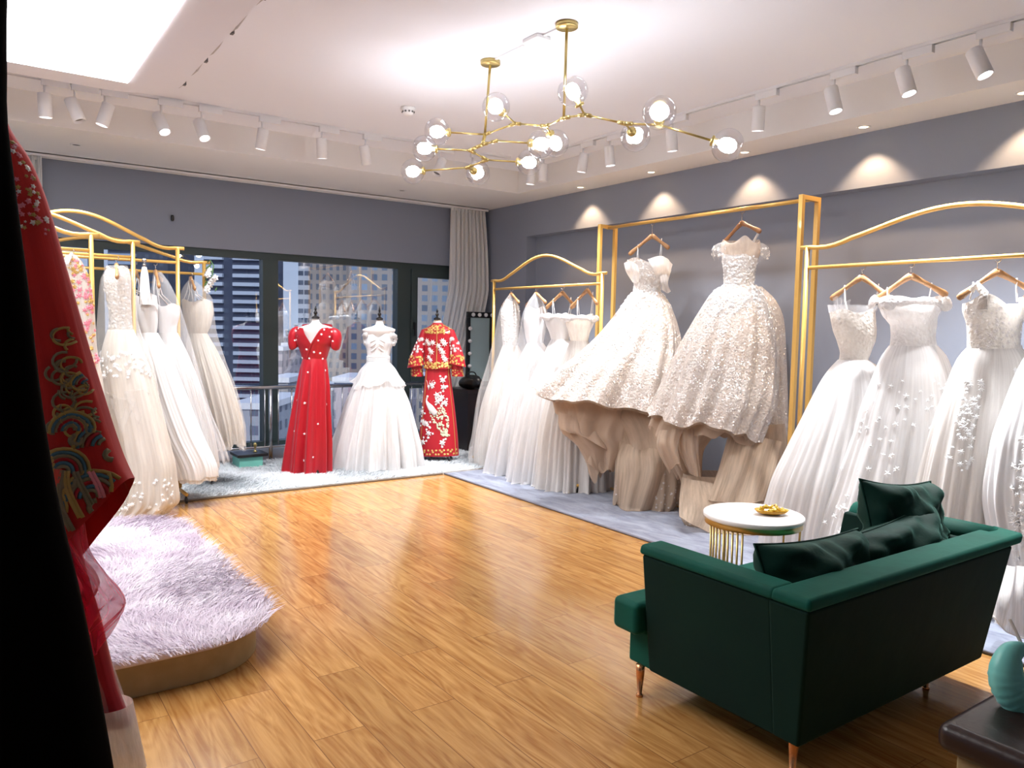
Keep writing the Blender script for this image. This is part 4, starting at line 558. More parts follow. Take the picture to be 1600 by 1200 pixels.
# =====================================================================  floor coverings
def ruffle_box(): pass
slab_ = slab(MB(), [(-1.2, 6.53), (5.25, 6.53), (5.25, 8.08), (-1.2, 8.08)], 0, .02)
def pile(name, parent, region, n, ln, z, m, inside, seed, kw=.004, lean=.5):
    rg = np.random.RandomState(seed); P = []
    x0, y0, x1, y1 = region
    xy = rg.rand(int(n * 1.3), 2) * [x1 - x0, y1 - y0] + [x0, y0]
    xy = np.array([p for p in xy if inside(*p)])[:n]; n = len(xy)
    a = rg.rand(n) * 2 * PI; flow = 1.2 * np.sin(xy[:, 0] * 5 + 1.3) + 1.2 * np.sin(xy[:, 1] * 4.1); dirx = np.cos(flow + a * .35); diry = np.sin(flow + a * .35)
    l = ln * (.6 + .6 * rg.rand(n)); le = lean * (.5 + rg.rand(n)); wd = kw * (.6 + .8 * rg.rand(n)); sx, sy = -np.sin(a) * wd, np.cos(a) * wd
    zz = np.full(n, z)
    v = np.stack([np.stack([xy[:, 0] - sx, xy[:, 1] - sy, zz], 1), np.stack([xy[:, 0] + sx, xy[:, 1] + sy, zz], 1),
                  np.stack([xy[:, 0] + sx * .8 + dirx * l * le * .5, xy[:, 1] + sy * .8 + diry * l * le * .5, zz + l * .5], 1), np.stack([xy[:, 0] - sx * .8 + dirx * l * le * .5, xy[:, 1] - sy * .8 + diry * l * le * .5, zz + l * .5], 1),
                  np.stack([xy[:, 0] + dirx * l * le * 1.3, xy[:, 1] + diry * l * le * 1.3, zz + l * .75], 1)], 1).reshape(-1, 3)
    b = (np.arange(n) * 5)[:, None]
    me = bpy.data.meshes.new(name); q = (b + [0, 1, 2, 3]); t3 = (b + [3, 2, 4]); me.from_pydata(v.tolist(), [], q.tolist() + t3.tolist()); me.materials.append(m)
    me.polygons.foreach_set('use_smooth', [True] * len(me.polygons))
    o = bpy.data.objects.new(name, me); col.objects.link(o); o.parent = parent; return tag(o, kind='stuff')
m_wh = rug_mat('white_shag', (.50, .54, .56), (.80, .82, .84), 2.2, (1, 1.4, 1)); m_gr = rug_mat('grey_blue_rug_pile', (.12, .135, .20), (.27, .30, .38), 3.4, (2.6, 1., 1)); m_pu = rug_mat('lilac_shag', (.56, .46, .56), (.82, .76, .82), 4.0)
rg_ = empty('shag_rug', (2.4, 7.3, 0), 0, 'long white shaggy rug under the mannequins along the window', 'rug')
slab(MB(), [(x - 2.4, y - 7.3) for x, y in [(-1.2, 6.545), (5.2, 6.545), (5.2, 7.97), (-1.2, 7.97)]], 0, .02).build('rug_backing', m_wh, rg_, smooth=False)
pile('rug_pile', rg_, (-1.3, -.76, 2.8, .66), 60000, .035, .018, m_wh, lambda x, y: True, 4, .0035, .8)
rg2 = empty('flat_rug', (4.5, 3.4, 0), 0, 'grey blue marbled low pile rug under the dress racks along the right wall', 'rug')
slab(MB(), [(x - 4.5, y - 3.4) for x, y in [(3.79, -.2), (5.36, -.2), (5.36, 6.52), (3.81, 6.52)]], 0, .012).build('rug_body', m_gr, rg2, smooth=False)
e_ = MB(); e_.tube([(3.79 - 4.5, -3.6, .009), (3.81 - 4.5, 3.12, .009)], .009, 6); e_.build('bound_edge', mat('rug_binding', (.20, .20, .24), .8), rg2)
# threshold strip in front of the white rug
tag(struct('trim_3', MB().box((-1.2, 6.515, 0), (3.79, 6.54, .012)), mat('dark_floor_strip', (.16, .11, .07), .5)), kind='structure')

# raised fitting platform with lilac rug
pf = empty('fitting_platform', (.3, 4.3, 0), 0, 'low beige platform with rounded corners at the left of the wooden floor', 'platform')
ol = rounded(-1.0, 3.17, 1.04, 5.45, .34, 10)
slab(MB(), [(x - .3, y - 4.3) for x, y in ol], .0, .135).build('platform_body', M['beige'], pf, smooth=False, bevel=.004)
tp = empty('fluffy_rug', (.3, 4.3, .135), 0, 'lilac long haired fluffy rug covering the low platform', 'rug')
ol2 = rounded(-1.03, 3.14, 1.07, 5.48, .36, 10)
slab(MB(), [(x - .3, y - 4.3) for x, y in ol2], .001, .03).build('rug_backing', m_pu, tp, smooth=False, bevel=.01)
def in2(x, y, g=.0):
    x += .3; y += 4.3; x0, y0, x1, y1, r = -1.06, 3.11, 1.10, 5.51, .38
    if x < x0 or x > x1 or y < y0 or y > y1: return False
    cx = min(max(x, x0 + r), x1 - r); cy = min(max(y, y0 + r), y1 - r); return (x - cx) ** 2 + (y - cy) ** 2 <= r * r
pile('rug_pile', tp, (-1.0, -1.3, .85, 1.3), 60000, .05, .022, m_pu, in2, 9, .003, .9)

# =====================================================================  racks
def arched_rack(loc, rz, length, label, zs=2.0, rise=.17, zr=1.89, group='gold arched clothes racks', far=True):
    root = empty('arched_clothes_rack', loc, rz, label, 'clothes rack', group); g = M['gold']
    for x in (0, length):
        MB().tube([(x, 0, .09), (x, 0, zs)], .016, 10).build('post', g, root)
        MB().tube([(x, -.24, .075), (x, .24, .075)], .014, 8).build('foot', g, root)
        for y in (-.22, .22):
            cs = MB().tube([(x, y, .07), (x, y, .045)], .008, 8); cs.lathe([(.001, -.009), (.024, -.009), (.026, 0), (.024, .009), (.001, .009)], (x, y, .027), 16, (1, 0, 0)); cs.build('caster', M['blackp'], root)
    pth = [(-.05, 0, zs), (.02, 0, zs)]
    for i in range(1, 32):
        s = i / 32; pth.append((.02 + (length - .04) * s, 0, zs - .012 * math.sin(2 * PI * min(s, 1 - s) * 3.2) * (min(s, 1 - s) < .156) + rise * (.5 - .5 * math.cos(2 * PI * s)) ** 1.0))
    pth += [(length - .02, 0, zs), (length + .05, 0, zs)]
    MB().tube(pth, .015, 10).build('arched_top_bar', g, root)
    MB().tube([(0, 0, zr), (length, 0, zr)], .0125, 10).build('hanging_rail', g, root)
    MB().tube([(0, 0, .16), (length, 0, .16)], .0125, 8).build('bottom_bar', g, root)
    return root
arched_rack((4.6, 1.22, 0), PI / 2, 1.9, 'gold arched rack at the right edge holding the three nearest hanging gowns', zs=2.03, zr=1.895)
arched_rack((4.6, 5.16, 0), PI / 2, 1.72, 'gold arched rack beside the window corner with veiled gowns', zs=1.955, rise=.21, zr=1.865)
arched_rack((-.85, 6.1, 0), 0, 1.56, 'gold arched rack on the left, nearest to the platform', zs=2.04, zr=1.93, rise=.2)
arched_rack((-.3, 6.4, 0), 0, 1.32, 'gold arched rack on the left holding the ivory lace gown', zs=2.04, zr=1.925, rise=.17)
arched_rack((-.05, 6.67, 0), 0, 1.44, 'gold arched rack on the left holding the white satin gowns', zs=2.04, zr=1.925, rise=.22)
arched_rack((.1, 7.2, 0), 0, 1.62, 'gold arched rack on the left, closest to the window', zs=1.98, zr=1.875, rise=.15)
tr = empty('tall_clothes_rack', (4.95, 4.43, 0), 0, 'tall square gold rack holding two glittering champagne ball gowns', 'clothes rack'); g = M['gold']
for y in (-1.07, 1.07):
    for x in (-.09, .10):
        MB().box((x - .017, y - .017, .02), (x + .017, y + .017, 2.44)).build('post', g, tr, smooth=False, bevel=.003)
    MB().box((-.09, y - .016, 2.406), (.10, y + .016, 2.44)).build('end_bar', g, tr, smooth=False, bevel=.003)
    MB().box((-.28, y - .017, .013), (.22, y + .017, .045)).build('foot', g, tr, smooth=False, bevel=.003)
MB().tube([(0, -1.07, 2.415), (0, 1.07, 2.415)], .015, 12).build('hanging_rail', g, tr)
for x in (-.26, .2): MB().tube([(x, -1.07, .035), (x, 1.07, .035)], .01, 8).build('base_bar', g, tr)

# =====================================================================  gowns
RZ = -TH
def W(at, z=0): return (at[0], at[1], z)
def hanger(k, label, railz, mat_=None, group='wooden hangers'):
    d = G[k]; root = empty('clothes_hanger', W(d['at'], d['hanger'][0][1]), RZ, label, 'hanger', group); wd = mat_ or M['wood']
    nx, nz = d['hanger'][0]; half = max(abs(p[0] - nx) for p in d['hanger'][1:]); yy = math.sqrt(max(0, .2 ** 2 - min(half, .2) ** 2))
    b = MB()
    for i, (tx, tz) in enumerate(d['hanger'][1:3]):
        s = 1 if i else -1; dx = tx - nx; dz = tz - nz
        pth = [(nx + dx * t, -s * yy * t, dz * (t ** 1.1) - .004) for t in (0, .15, .3, .45, .6, .75, .88, .97, 1.0)]
        b.tube(pth, [.022, .019, .015, .014, .015, .018, .021, .017, .004], 12, flat=.72)
    b.tube([(nx, 0, .006), (nx, 0, -.022)], [.012, .017], 10)
    b.build('wooden_bar', wd, root)
    hk = [(nx, 0, .0)]; top = railz - nz_(root)
    hk += [(nx, 0, top - .03)] + [(nx + .018 * math.sin(a), -.002, top - .012 + .02 * math.cos(a) + .0) for a in [PI + .9 - i * .55 for i in range(9)]]
    MB().tube(hk, .0028, 6).build('hook', M['hook'], root); return root
def nz_(r): return r.location.z
def gown(k, label, cat='wedding dress', name='wedding_dress', group=None):
    return empty(name, W(G[k]['at'], 0), RZ, label, cat, group)
def straps(k, root, m=None, hang=True):
    P = G[k].get('straps', [])
    for i in range(0, len(P) - 1, 2):
        (x0, z0), (x1, z1) = P[i], P[i + 1]; nx, nz = G[k]['hanger'][0]
        half = max(abs(p[0] - nx) for p in G[k]['hanger'][1:]); yy = math.sqrt(max(0, .2 ** 2 - min(half, .2) ** 2)); y = -(x0 - nx) / max(half, .01) * yy
        tz = G[k]['hanger'][2][1] if x0 > nx else G[k]['hanger'][1][1]
        zz = nz + (tz - nz) * min(1, abs(x0 - nx) / max(half, .01)) ** 1.25 + .012
        mb = MB()
        for o in (-.012, .012): mb.tube([(x0, y, zz), (x0 + o * .6, y * .8 + o, (zz + z1) / 2), (x1 + o, o * 2, z1 - .02)], [.003, .003, .003], 5, flat=2.0)
        mb.build('strap', m or M['strap'], root)
def deco(root, surf, pts_, r, m, name='applique', k=5, seed=0, parent=None, lift=.004):
    R = random.Random(seed); par = getattr(surf, 'obj', None) or parent or root
    for (x, z) in pts_:
        p, n = surf.at(x, z); MB().flower(p, n, r * R.uniform(.85, 1.2), k, lift, .45, R.uniform(0, 6)).build(name, m, par, smooth=False)
def scatter(root, surf, n, urange, r, m, name='lace_applique', k=5, seed=0, th=(-PI * .98, -.06), lift=.005, inner=.45, each=False):
    R = random.Random(seed); mb = MB(); par = getattr(surf, 'obj', None) or root
    for i in range(n):
        u = R.uniform(*urange); t_ = R.uniform(*th); p, nn = surf.fr(t_, u)
        mb.flower(p, nn, r * R.uniform(.6, 1.3), k, lift, inner, R.uniform(0, 6))
        if each: mb.build(name, m, par, smooth=False); mb = MB()
    if not each: tag(mb.build(name, m, par, smooth=False), kind='stuff')

def sheets(k, root):
    for si, (name, mt, th, rws) in enumerate(G[k].get('sheets', [])):
        R = random.Random(si + 3); f1, f2 = R.uniform(0, 6), R.uniform(0, 6); n, mm = 40, 30; mb = MB(); mb.uv = []
        cols = [catmull([(x, yo, z) for x, z in ps], n) for yo, ps in rws]
        grid = [catmull([c[i] for c in cols], mm) for i in range(n + 1)]
        for j in range(mm + 1):
            for i in range(n + 1):
                x, y, z = grid[i][j]; s_ = i / n; u = j / mm
                mb.v.append((x, y - th * math.sin(PI * s_) + th * .45 * math.sin(s_ * 9 + f1 + 2.5 * u) * u + th * .2 * math.sin(s_ * 21 + f2), max(z, .016))); mb.uv.append((s_, u))
        for j in range(mm):
            for i in range(n): q = j * (n + 1) + i; mb.f.append((q, q + n + 1, q + n + 2, q + 1))
        hem = [mb.v[mm * (n + 1) + i] for i in range(n + 1)]
        o = mb.build(name, M[mt], root)
        MB().tube(hem, .004 if th > .02 else .0015, 6).build('hem_edge', M[mt], o)

def std_gown(k, label, m_b, m_s, amp=.10, ks=(13, 23, 41), jag=.02, neck=.02, seed=1, under=True, railz=1.895, hlabel=None, m_u=None, floor=.014, n=260, mm=56):
    d = G[k]; root = gown(k, label)
    sk = Loft(d['skirt'], amp=amp, ks=ks, seed=seed, jag=jag)
    sk.obj = sk.mesh(n, mm, floor=floor).build('skirt', m_s, root)
    if under:
        r2 = [(a, b, c * .93, dd * .93, e * .9, f) for a, b, c, dd, e, f in d['skirt']]; r2[-1] = (r2[-1][0], r2[-1][1] - .03, *r2[-1][2:])
        Loft(r2, amp=amp, ks=ks, seed=seed, jag=jag).mesh(200, 30, floor=floor).build('underskirt', m_u or M['lining'], root)
    bo = Loft(d['bodice'], amp=.015, ks=(9, 14), u0=0, seed=seed, neck=neck); bm = bo.mesh(90, 26); bo.obj = bm.build('bodice', m_b, root)
    inner = [(a, b - .012, c * .93, dd, e * .9, f) for a, b, c, dd, e, f in d['bodice']]; Loft(inner, neck=neck).mesh(48, 8).build('bodice_lining', M['lining'], root)
    if 'straps' in d and d['straps']: straps(k, root)
    if hlabel: hanger(k, hlabel, railz)
    return root, sk, bo

# --- rack at the right edge
r_, sk, bo = std_gown('N1', 'plain white strapless tulle gown, leftmost on the rack at the right edge', M['lace'], M['tulle'], amp=.11, seed=11, hlabel='narrow angled wooden hanger above the plain strapless tulle gown')
rf = MB(); rf.uv = []
b0 = G['N1']['bodice'][0]
Loft([(b0[0], b0[1] + .045, b0[2] * 1.08, 0, b0[4] * 1.15, 0), (b0[0], b0[1] - .01, b0[2], 0, b0[4], 0)], amp=.06, ks=(17, 29), u0=-1, seed=4, jag=0).mesh(140, 6, rf).build('tulle_ruffle', M['sheerw'], r_)
lp = MB(); lp.uv = []
for i, s in enumerate((-1, 1)):
    xx = b0[0] + (b0[2] + .0) * -1 + i * .05
fan = MB(); fan.uv = []
for j in range(8):
    a = (b0[0] - b0[2] - .02 + j * .014, -.07, b0[1] + .085 - .003 * j + .01 * (j % 2)); c = (b0[0] - b0[2] + .02 + j * .006, -.06, b0[1] - .05); n0 = len(fan.v)
    fan.v += [a, (a[0] + .014, a[1] - .012 * (j % 2), a[2] + .004), (c[0] + .008, c[1], c[2]), c]; fan.uv += [(0, 0), (1, 0), (1, 1), (0, 1)]; fan.f.append((n0, n0 + 1, n0 + 2, n0 + 3))
fan.build('shoulder_ruffle', M['sheerw'], r_, smooth=False)
r_, sk, bo = std_gown('N2', 'white off shoulder gown with star appliques, middle of the rack at the right edge', M['lacew'], M['tulle'], amp=.09, seed=12, hlabel='wooden hanger above the star appliqued off shoulder gown')
scatter(r_, sk, 210, (.12, .97), .017, M['applique'], 'star_applique', 5, 21, inner=.38)
scatter(r_, sk, 26, (.5, .97), .034, M['applique'], 'large_star_applique', 5, 22, inner=.38, each=True)
def offshoulder(k, root, m, sz=.045, drop=.045):
    b = G[k]['bodice'][0]; b1 = G[k]['bodice'][1]
    for s in (-1, 1):
        x = b[0] + s * b[2]; z = b[1]
        pth = [(x - s * .05, -.09, z - .035), (x + s * .0, -.085, z - .02), (x + s * .022, -.03, z - .012), (x + s * .024, .03, z - .015), (x, .07, z - .02)]
        MB().tube(catmull(pth, 12), [sz * (.7 + .3 * math.sin(i * .8)) for i in range(13)], 12, flat=.5).build('off_shoulder_sleeve', m, root)
    pth = [(b[0] + math.cos(a) * b[2] * .98, math.sin(a) * b[4] * 1.15, b[1] - .025 - .012 * math.cos(2 * a)) for a in [-PI + i * PI / 14 for i in range(15)]]
    MB().tube(pth, [.022 + .006 * math.sin(i * 1.9) for i in range(15)], 10, flat=.55).build('draped_neckline', m, root)
offshoulder('N2', r_, M['lacew'])
r_, sk, bo = std_gown('N3', 'ivory lace v neck gown with one off shoulder sleeve, right on the edge rack', M['lace'], M['tulle2'], amp=.10, seed=13, hlabel='wooden hanger with an engraved plate above the ivory v neck gown', neck=.05)
scatter(r_, bo, 120, (.05, .95), .012, M['silver'], 'beading', 6, 31); scatter(r_, sk, 120, (.05, .45), .02, M['applique'], 'lace_applique', 7, 32, th=(-1.5, -.5)); scatter(r_, sk, 60, (.1, .4), .018, M['applique'], 'lace_applique', 7, 33, th=(-2.6, -2.2))
b = G['N3']['bodice'][0]
b = (b[0], b[1] + .05, *b[2:])
MB().tube([(b[0] + .08, -.11, b[1] - .05), (b[0] + .17, -.10, b[1] - .02), (b[0] + .21, -.02, b[1] - .03), (b[0] + .16, .07, b[1] - .03)], [.02, .028, .028, .02], 10, flat=.5).build('off_shoulder_sleeve', M['lace'], r_)
MB().tube([(b[0] - .17, -.03, b[1] + .01), (b[0] - .155, -.05, b[1] + .045), (b[0] - .13, -.08, b[1] + .0), (b[0] - .15, -.1, b[1] - .09)], [.016, .022, .022, .03], 10, flat=.5).build('shoulder_strap', M['lace'], r_)
r_, sk, bo = std_gown('N4', 'white gown with raised floral lace cut off by the right edge of the photo', M['lacew'], M['satin'], amp=.10, seed=14, hlabel='wooden hanger cut off at the right edge above the floral lace gown')
scatter(r_, sk, 260, (.30, .98), .022, M['applique'], 'lace_applique', 7, 41, th=(-2.75, -1.6))
sheets('N4', r_)
0 and MB().tube(catmull([(-.28, -.30, .16), (-.33, -.36, .08), (-.30, -.40, .03), (-.2, -.42, .05), (-.1, -.42, .12)], 20), [.02 + .03 * math.sin(i / 20 * PI) for i in range(21)], 12, flat=.35)

# --- the two glittering gowns
def glitter(k, label, hl, seed):
    d = G[k]; root = gown(k, label)
    sk = Loft(d['skirt'], amp=.10, ks=(7, 12, 19), seed=seed, jag=.025, pw=.6); sk.obj = sk.mesh(300, 64).build('sequin_skirt', M['sequin'], root)
    li = [(a, b - .02, c * .955, dd, e * .93, f + .012) for a, b, c, dd, e, f in d['skirt']]
    Loft(li, amp=.10, ks=(7, 12, 19), seed=seed, jag=.025, pw=.6).mesh(200, 40).build('skirt_lining', M['nudes'], root)
    Loft(d['lining'], amp=.12, ks=(7, 13), seed=seed + 1, jag=.04).mesh(160, 24).build('petticoat', M['nude'], root)
    Loft(d['tier1'], amp=.22, ks=(7, 13), seed=seed + 2, jag=.05).mesh(160, 24).build('ruffled_tier', M['nude'], root)
    t_ = Loft(d['train'], amp=.22, ks=(3, 7, 11), seed=seed + 3, jag=.05); t_.obj = t_.mesh(160, 30, floor=.014).build('train', M['nudes'], root)
    scatter(root, t_, 150, (.62, .97), .012, M['silver'], 'beaded_lace', 6, seed, inner=.4)
    bo = Loft(d['bodice'], amp=.02, ks=(9, 14), u0=0, seed=seed, neck=.03); bo.obj = bo.mesh(100, 26).build('bodice', M['sequinw'], root)
    Loft([(a, b - .01, c * .92, dd, e * .9, f) for a, b, c, dd, e, f in d['bodice']], neck=.03).mesh(48, 8).build('bodice_lining', M['lining'], root)
    straps(k, root); hanger(k, hl, 2.415, M['wooddark'] if k == 'T2' else None); sheets(k, root)
    return root, sk, bo, t_
r_, sk, bo, t_ = glitter('T1', 'champagne glitter ball gown with a bow bodice, left on the tall rack', 'pale wooden hanger above the bow fronted glitter gown', 51)
b = G['T1']['bodice']
scatter(r_, bo, 90, (.0, .95), .014, M['applique'], 'lace_applique', 7, 61); scatter(r_, sk, 110, (.0, .16), .016, M['applique'], 'lace_applique', 7, 62)
r_, sk, bo, t_ = glitter('T2', 'champagne glitter ball gown with a sheer cap sleeve bodice, right on the tall rack', 'dark wooden hanger above the cap sleeved glitter gown', 52)
d = G['T2']; il = Loft(d['illusion'], neck=-.04); il.mesh(70, 10).build('illusion_neckline', M['nudesheer'], r_)
Loft(d['backskirt'], amp=.10, ks=(5, 9, 14), seed=8, jag=.03).mesh(160, 40).build('back_skirt', M['sequin'], r_)
Loft(d['leg'], amp=.2, ks=(5, 9), seed=9, jag=.03).mesh(140, 26).build('back_train', M['nudes'], r_)
scatter(r_, bo, 130, (.12, .98), .013, M['applique'], 'lace_applique', 7, 63); scatter(r_, sk, 150, (.0, .22), .016, M['applique'], 'lace_applique', 7, 64)
b = d['illusion']
for s in (-1, 1):
    x = b[1][0] + s * b[1][2] * .9; z = b[1][1]
    cap = Loft([(x - s * .0, z + .02, .03, 0, .05, 0), (x + s * .02, z - .0, .045, 0, .06, 0), (x + s * .03, z - .05, .05, 0, .062, 0), (x + s * .03, z - .09, .04, 0, .055, 0)], amp=.12, ks=(7, 11), seed=3, jag=.02); cap.obj = cap.mesh(60, 10).build('cap_sleeve', M['sheer'], r_)
    scatter(r_, cap, 26, (.3, .98), .014, M['applique'], 'sleeve_lace', 6, 65 + s, th=(-PI, PI))

# --- rack near the window corner
def veiled(k, label, m_b, m_s, veilm, seed, railz=1.865, hl=None, hm=None, **kw):
    r_, sk, bo = std_gown(k, label, m_b, m_s, seed=seed, railz=railz, hlabel=hl, **kw)
    key = 'veil' if 'veil' in G[k] else 'overlay'
    Loft(G[k][key], amp=.10, ks=(9, 15, 27), seed=seed + 9, jag=.03).mesh(160, 40, floor=.012).build('sheer_cover', veilm, r_); return r_, sk, bo
r_, sk, bo = veiled('F1', 'white lace gown under a long veil, farthest left by the dressing mirror', M['lacew'], M['tulle2'], M['sheer'], 71, hl='veil covered hanger of the farthest left veiled gown', amp=.12, jag=.03)
scatter(r_, bo, 60, (.0, .95), .014, M['applique'], 'lace_applique', 7, 81)
veiled('F2', 'white gown with a blue white pointed veil, second from the window corner', M['satin'], M['tulle'], M['sheerw'], 72, hl='veil covered hanger of the second gown from the window corner', amp=.14, jag=.03)
r_, sk, bo = std_gown('F3', 'white off shoulder tulle gown between the veiled gown and the sheer backed gown', M['satin'], M['tulle'], seed=73, railz=1.865, hlabel='left one of the two bare wooden hangers near the window corner', amp=.15, jag=.03)
offshoulder('F3', r_, M['satin'], .03)
r_, sk, bo = std_gown('F4', 'white tulle gown with a sheer beige bodice half hidden behind the glitter gown', M['ivory'], M['tulle2'], seed=74, railz=1.865, hlabel='right one of the two bare wooden hangers near the window corner', amp=.16, jag=.03)
offshoulder('F4', r_, M['satin'], .03)

# --- racks on the left
r_, sk, bo = veiled('L1', 'ivory lace mermaid gown under a sheer cape with its train on the floor', M['lace'], M['ivory'], M['sheer'], 91, railz=1.925, hl='wooden hanger of the ivory lace mermaid gown', amp=.09, jag=.01, ks=(7, 12, 19), m_u=M['lace'])
scatter(r_, bo, 70, (.0, .95), .014, M['applique'], 'lace_applique', 7, 92); scatter(r_, sk, 90, (.12, .26), .018, M['applique'], 'lace_applique', 7, 93); scatter(r_, sk, 70, (.80, .97), .018, M['applique'], 'hem_lace', 7, 94)
sheets('L1', r_)
for dx, z0 in ((-.10, .82), (.03, .78), (.14, .84)):
    q = [sk.at(sk.row(.3)[0] + dx + ox_, zz)[0] + Vector((0, -.012, 0)) for ox_, zz in ((-.09, z0 + .1), (.0, z0 + .12), (.10, z0 + .08), (.02, z0 - .14))]
    pm = MB(); pm.uv = [(0, 0), (1, 0), (1, 1), (0, 1)]; pm.v = [tuple(p) for p in q]; pm.f = [(0, 1, 2, 3)]; pm.build('pointed_overlay', M['sheer'], r_, smooth=False)
r_, sk, bo = std_gown('L2', 'bright white satin gown behind the ivory mermaid gown', M['satin'], M['satin'], seed=95, railz=1.925, hlabel='small wooden hanger of the bright white satin gown', amp=.07, jag=.01)
veiled('L3', 'white satin gown inside a clear cover on the left racks, above the visible rack caster', M['satin'], M['tulle'], M['sheerw'], 96, hl='wooden hanger inside the clear cover on the left racks', railz=1.925, amp=.10, jag=.02)
r_, sk, bo = veiled('L4', 'ivory pleated tulle gown in a clear cover, nearest the window railing', M['ivory'], M['ivory'], M['sheer'], 97, hl='wooden hanger inside the cover nearest the window on the left', railz=1.875, amp=.14, jag=.02)
d = G['L5']; r_ = empty('satin_sash', W(d['at']), RZ, 'narrow bright white satin sash hanging from a crystal clip on the left racks', 'sash')
Loft(d['bodice'], amp=.2, ks=(5, 9), seed=3).mesh(60, 16).build('sash_cloth', M['satin'], r_)
b = d['bodice'][0]; MB().ball((b[0], 0, b[1] + .015), .014, 10).ball((b[0], 0, b[1] + .05), .018, 10).tube([(b[0], 0, b[1]), (b[0], .0, 1.93)], .003, 6).build('crystal_clip', M['hook'], r_)
d = G['L0']; r_ = empty('floral_jacket', W(d['at']), RZ, 'pink and cream floral embroidered robe hanging behind the red robe on the left', 'robe')
lf = Loft(d['bodice'], amp=.06, ks=(5, 9), seed=5); lf.mesh(100, 30).build('robe_body', M['ivory'], r_)
scatter(r_, lf, 120, (.03, .55), .022, M['pink'], 'pink_flowers', 6, 5, lift=.006); scatter(r_, lf, 90, (.03, .6), .018, M['goldthread'], 'gold_flowers', 6, 6, lift=.008); hanger('L0', 'hanger of the floral embroidered robe on the left', 1.93, M['whitep'])
fg = empty('flower_garland', (1.74, 7.17, 1.98), RZ, 'small garland of white roses and leaves tied to a rack end', 'garland')
R = random.Random(8)
MB().tube([(0, 0, 0), (.03, -.01, .02), (.06, -.01, -.03), (.05, -.01, -.1), (.02, -.01, -.2)], .005, 6).build('stem', M['green'], fg)
for i in range(9):
    c = (.045 + R.uniform(-.04, .035), -.02 + R.uniform(-.02, .02), -.07 - i * .022); fl = MB().ball(c, .022, 10)
    for q in range(3): fl.flower(c, (math.cos(q * 2), -1, math.sin(q * 2)), .032, 5, .012, .6, q)
    fl.build('rose', M['applique'], fg)
for i in range(14):
    c = (.03 + R.uniform(-.05, .06), -.01, -.03 - i * .016); MB().flower(c, (R.uniform(-.5, .5), -1, R.uniform(-.5, .5)), .03, 2, 0, .3, R.uniform(0, 6)).build('leaf', M['green'], fg, smooth=False)

# =====================================================================  mannequins
def mannequin(k, label):
    d = G[k]; root = empty('mannequin', W(d['at']), RZ, label, 'mannequin', 'dressmaker mannequins by the window')
    rows = [(d['body'][0][0], d['body'][0][1] + .002, .01, 0, .01, 0)] + d['body']; rows = [(a, b, c * (1 if i < 4 else .86), dd, e * (1 if i < 4 else .8), f) for i, (a, b, c, dd, e, f) in enumerate(rows)]
    Loft(rows).mesh(48, 30).build('torso', M['skin'], root)
    (x, z), (x1, z1) = d['cap']; h = z1 - z; m_ = .03
    MB().lathe([(.001, -.004), (.036, -.004), (.038, .006), (.030, .014), (.012, .022), (.010, .035), (.018, .045), (.019, .055), (.010, .066), (.008, .075), (.012, .083), (.011, .09), (.003, h + .01), (.001, h + .012)], (x, 0, z), 20).build('neck_cap', M['finial'], root)
    fx = d['foot'][0][0]
    MB().tube([(fx, 0, .12), (x, 0, 1.0)], .016, 10).build('pole', M['blackp'], root)
    for i in range(4):
        a = PI / 4 + i * PI / 2; MB().tube([(fx, 0, .14), (fx + .1 * math.cos(a), .1 * math.sin(a), .10), (fx + .16 * math.cos(a), .16 * math.sin(a), .03)], [.014, .012, .011], 8).build('leg', M['blackp'], root)
    return root
mannequin('M1', 'white bust mannequin wearing the long red wrap dress')
mannequin('M2', 'white bust mannequin wearing the white tulle ball gown')
mannequin('M3', 'white bust mannequin wearing the red gold embroidered jacket and skirt')
d = G['M1']; r_ = gown('M1', 'long red satin wrap dress with puff sleeves and small white flowers', 'dress', 'evening_dress')
bo = Loft(d['bodice'], amp=.0); b = d['bodice']
# bodice: open at the front in a deep v
mb = MB(); mb.uv = []; n, mm = 120, 40
for j in range(mm + 1):
    u = j / mm
    for i in range(n + 1):
        v = max(0, 1 - u / .52) * .5
        th = -PI / 2 + v + (2 * PI - 2 * v) * i / n; p = bo.pt(th, u); mb.v.append((p[0] * 1., p[1] * 1.03, p[2] + .045 * max(0, 1 - u * 5) * math.sin((th + PI / 2) / 2) ** 2 * (1 if abs(math.cos(th)) < .8 else .2))); mb.uv.append((i / n, u))
for j in range(mm):
    for i in range(n): q = j * (n + 1) + i; mb.f.append((q, q + n + 1, q + n + 2, q + 1))
mb.build('bodice', M['satinred'], r_)
wr = MB(); q0 = bo.fr(-PI / 2 + .5, .02)[0]; pp = [bo.fr(-PI / 2 + .48 - .95 * t, .03 + .95 * t)[0] + Vector((0, -.006, 0)) for t in [i / 14 for i in range(15)]]; wr.tube(pp, .008, 8, flat=.5); wr.build('wrap_edge', M['satinred'], r_)
wa = Loft([(a, z, hx * 1.02, hz, ry * 1.05, yo) for a, z, hx, hz, ry, yo in (b[-1], d['skirt'][0])][:1] + [(b[-1][0], b[-1][1] - .04, b[-1][2] * 1.03, 0, b[-1][4] * 1.05, 0)]); wa.mesh(60, 3).build('waistband', M['satinred'], r_)
sk = Loft(d['skirt'], amp=.20, ks=(9, 14), seed=7, pw=.5, jag=.004); sk.obj = sk.mesh(260, 50, floor=.03).build('skirt', M['satinred'], r_)
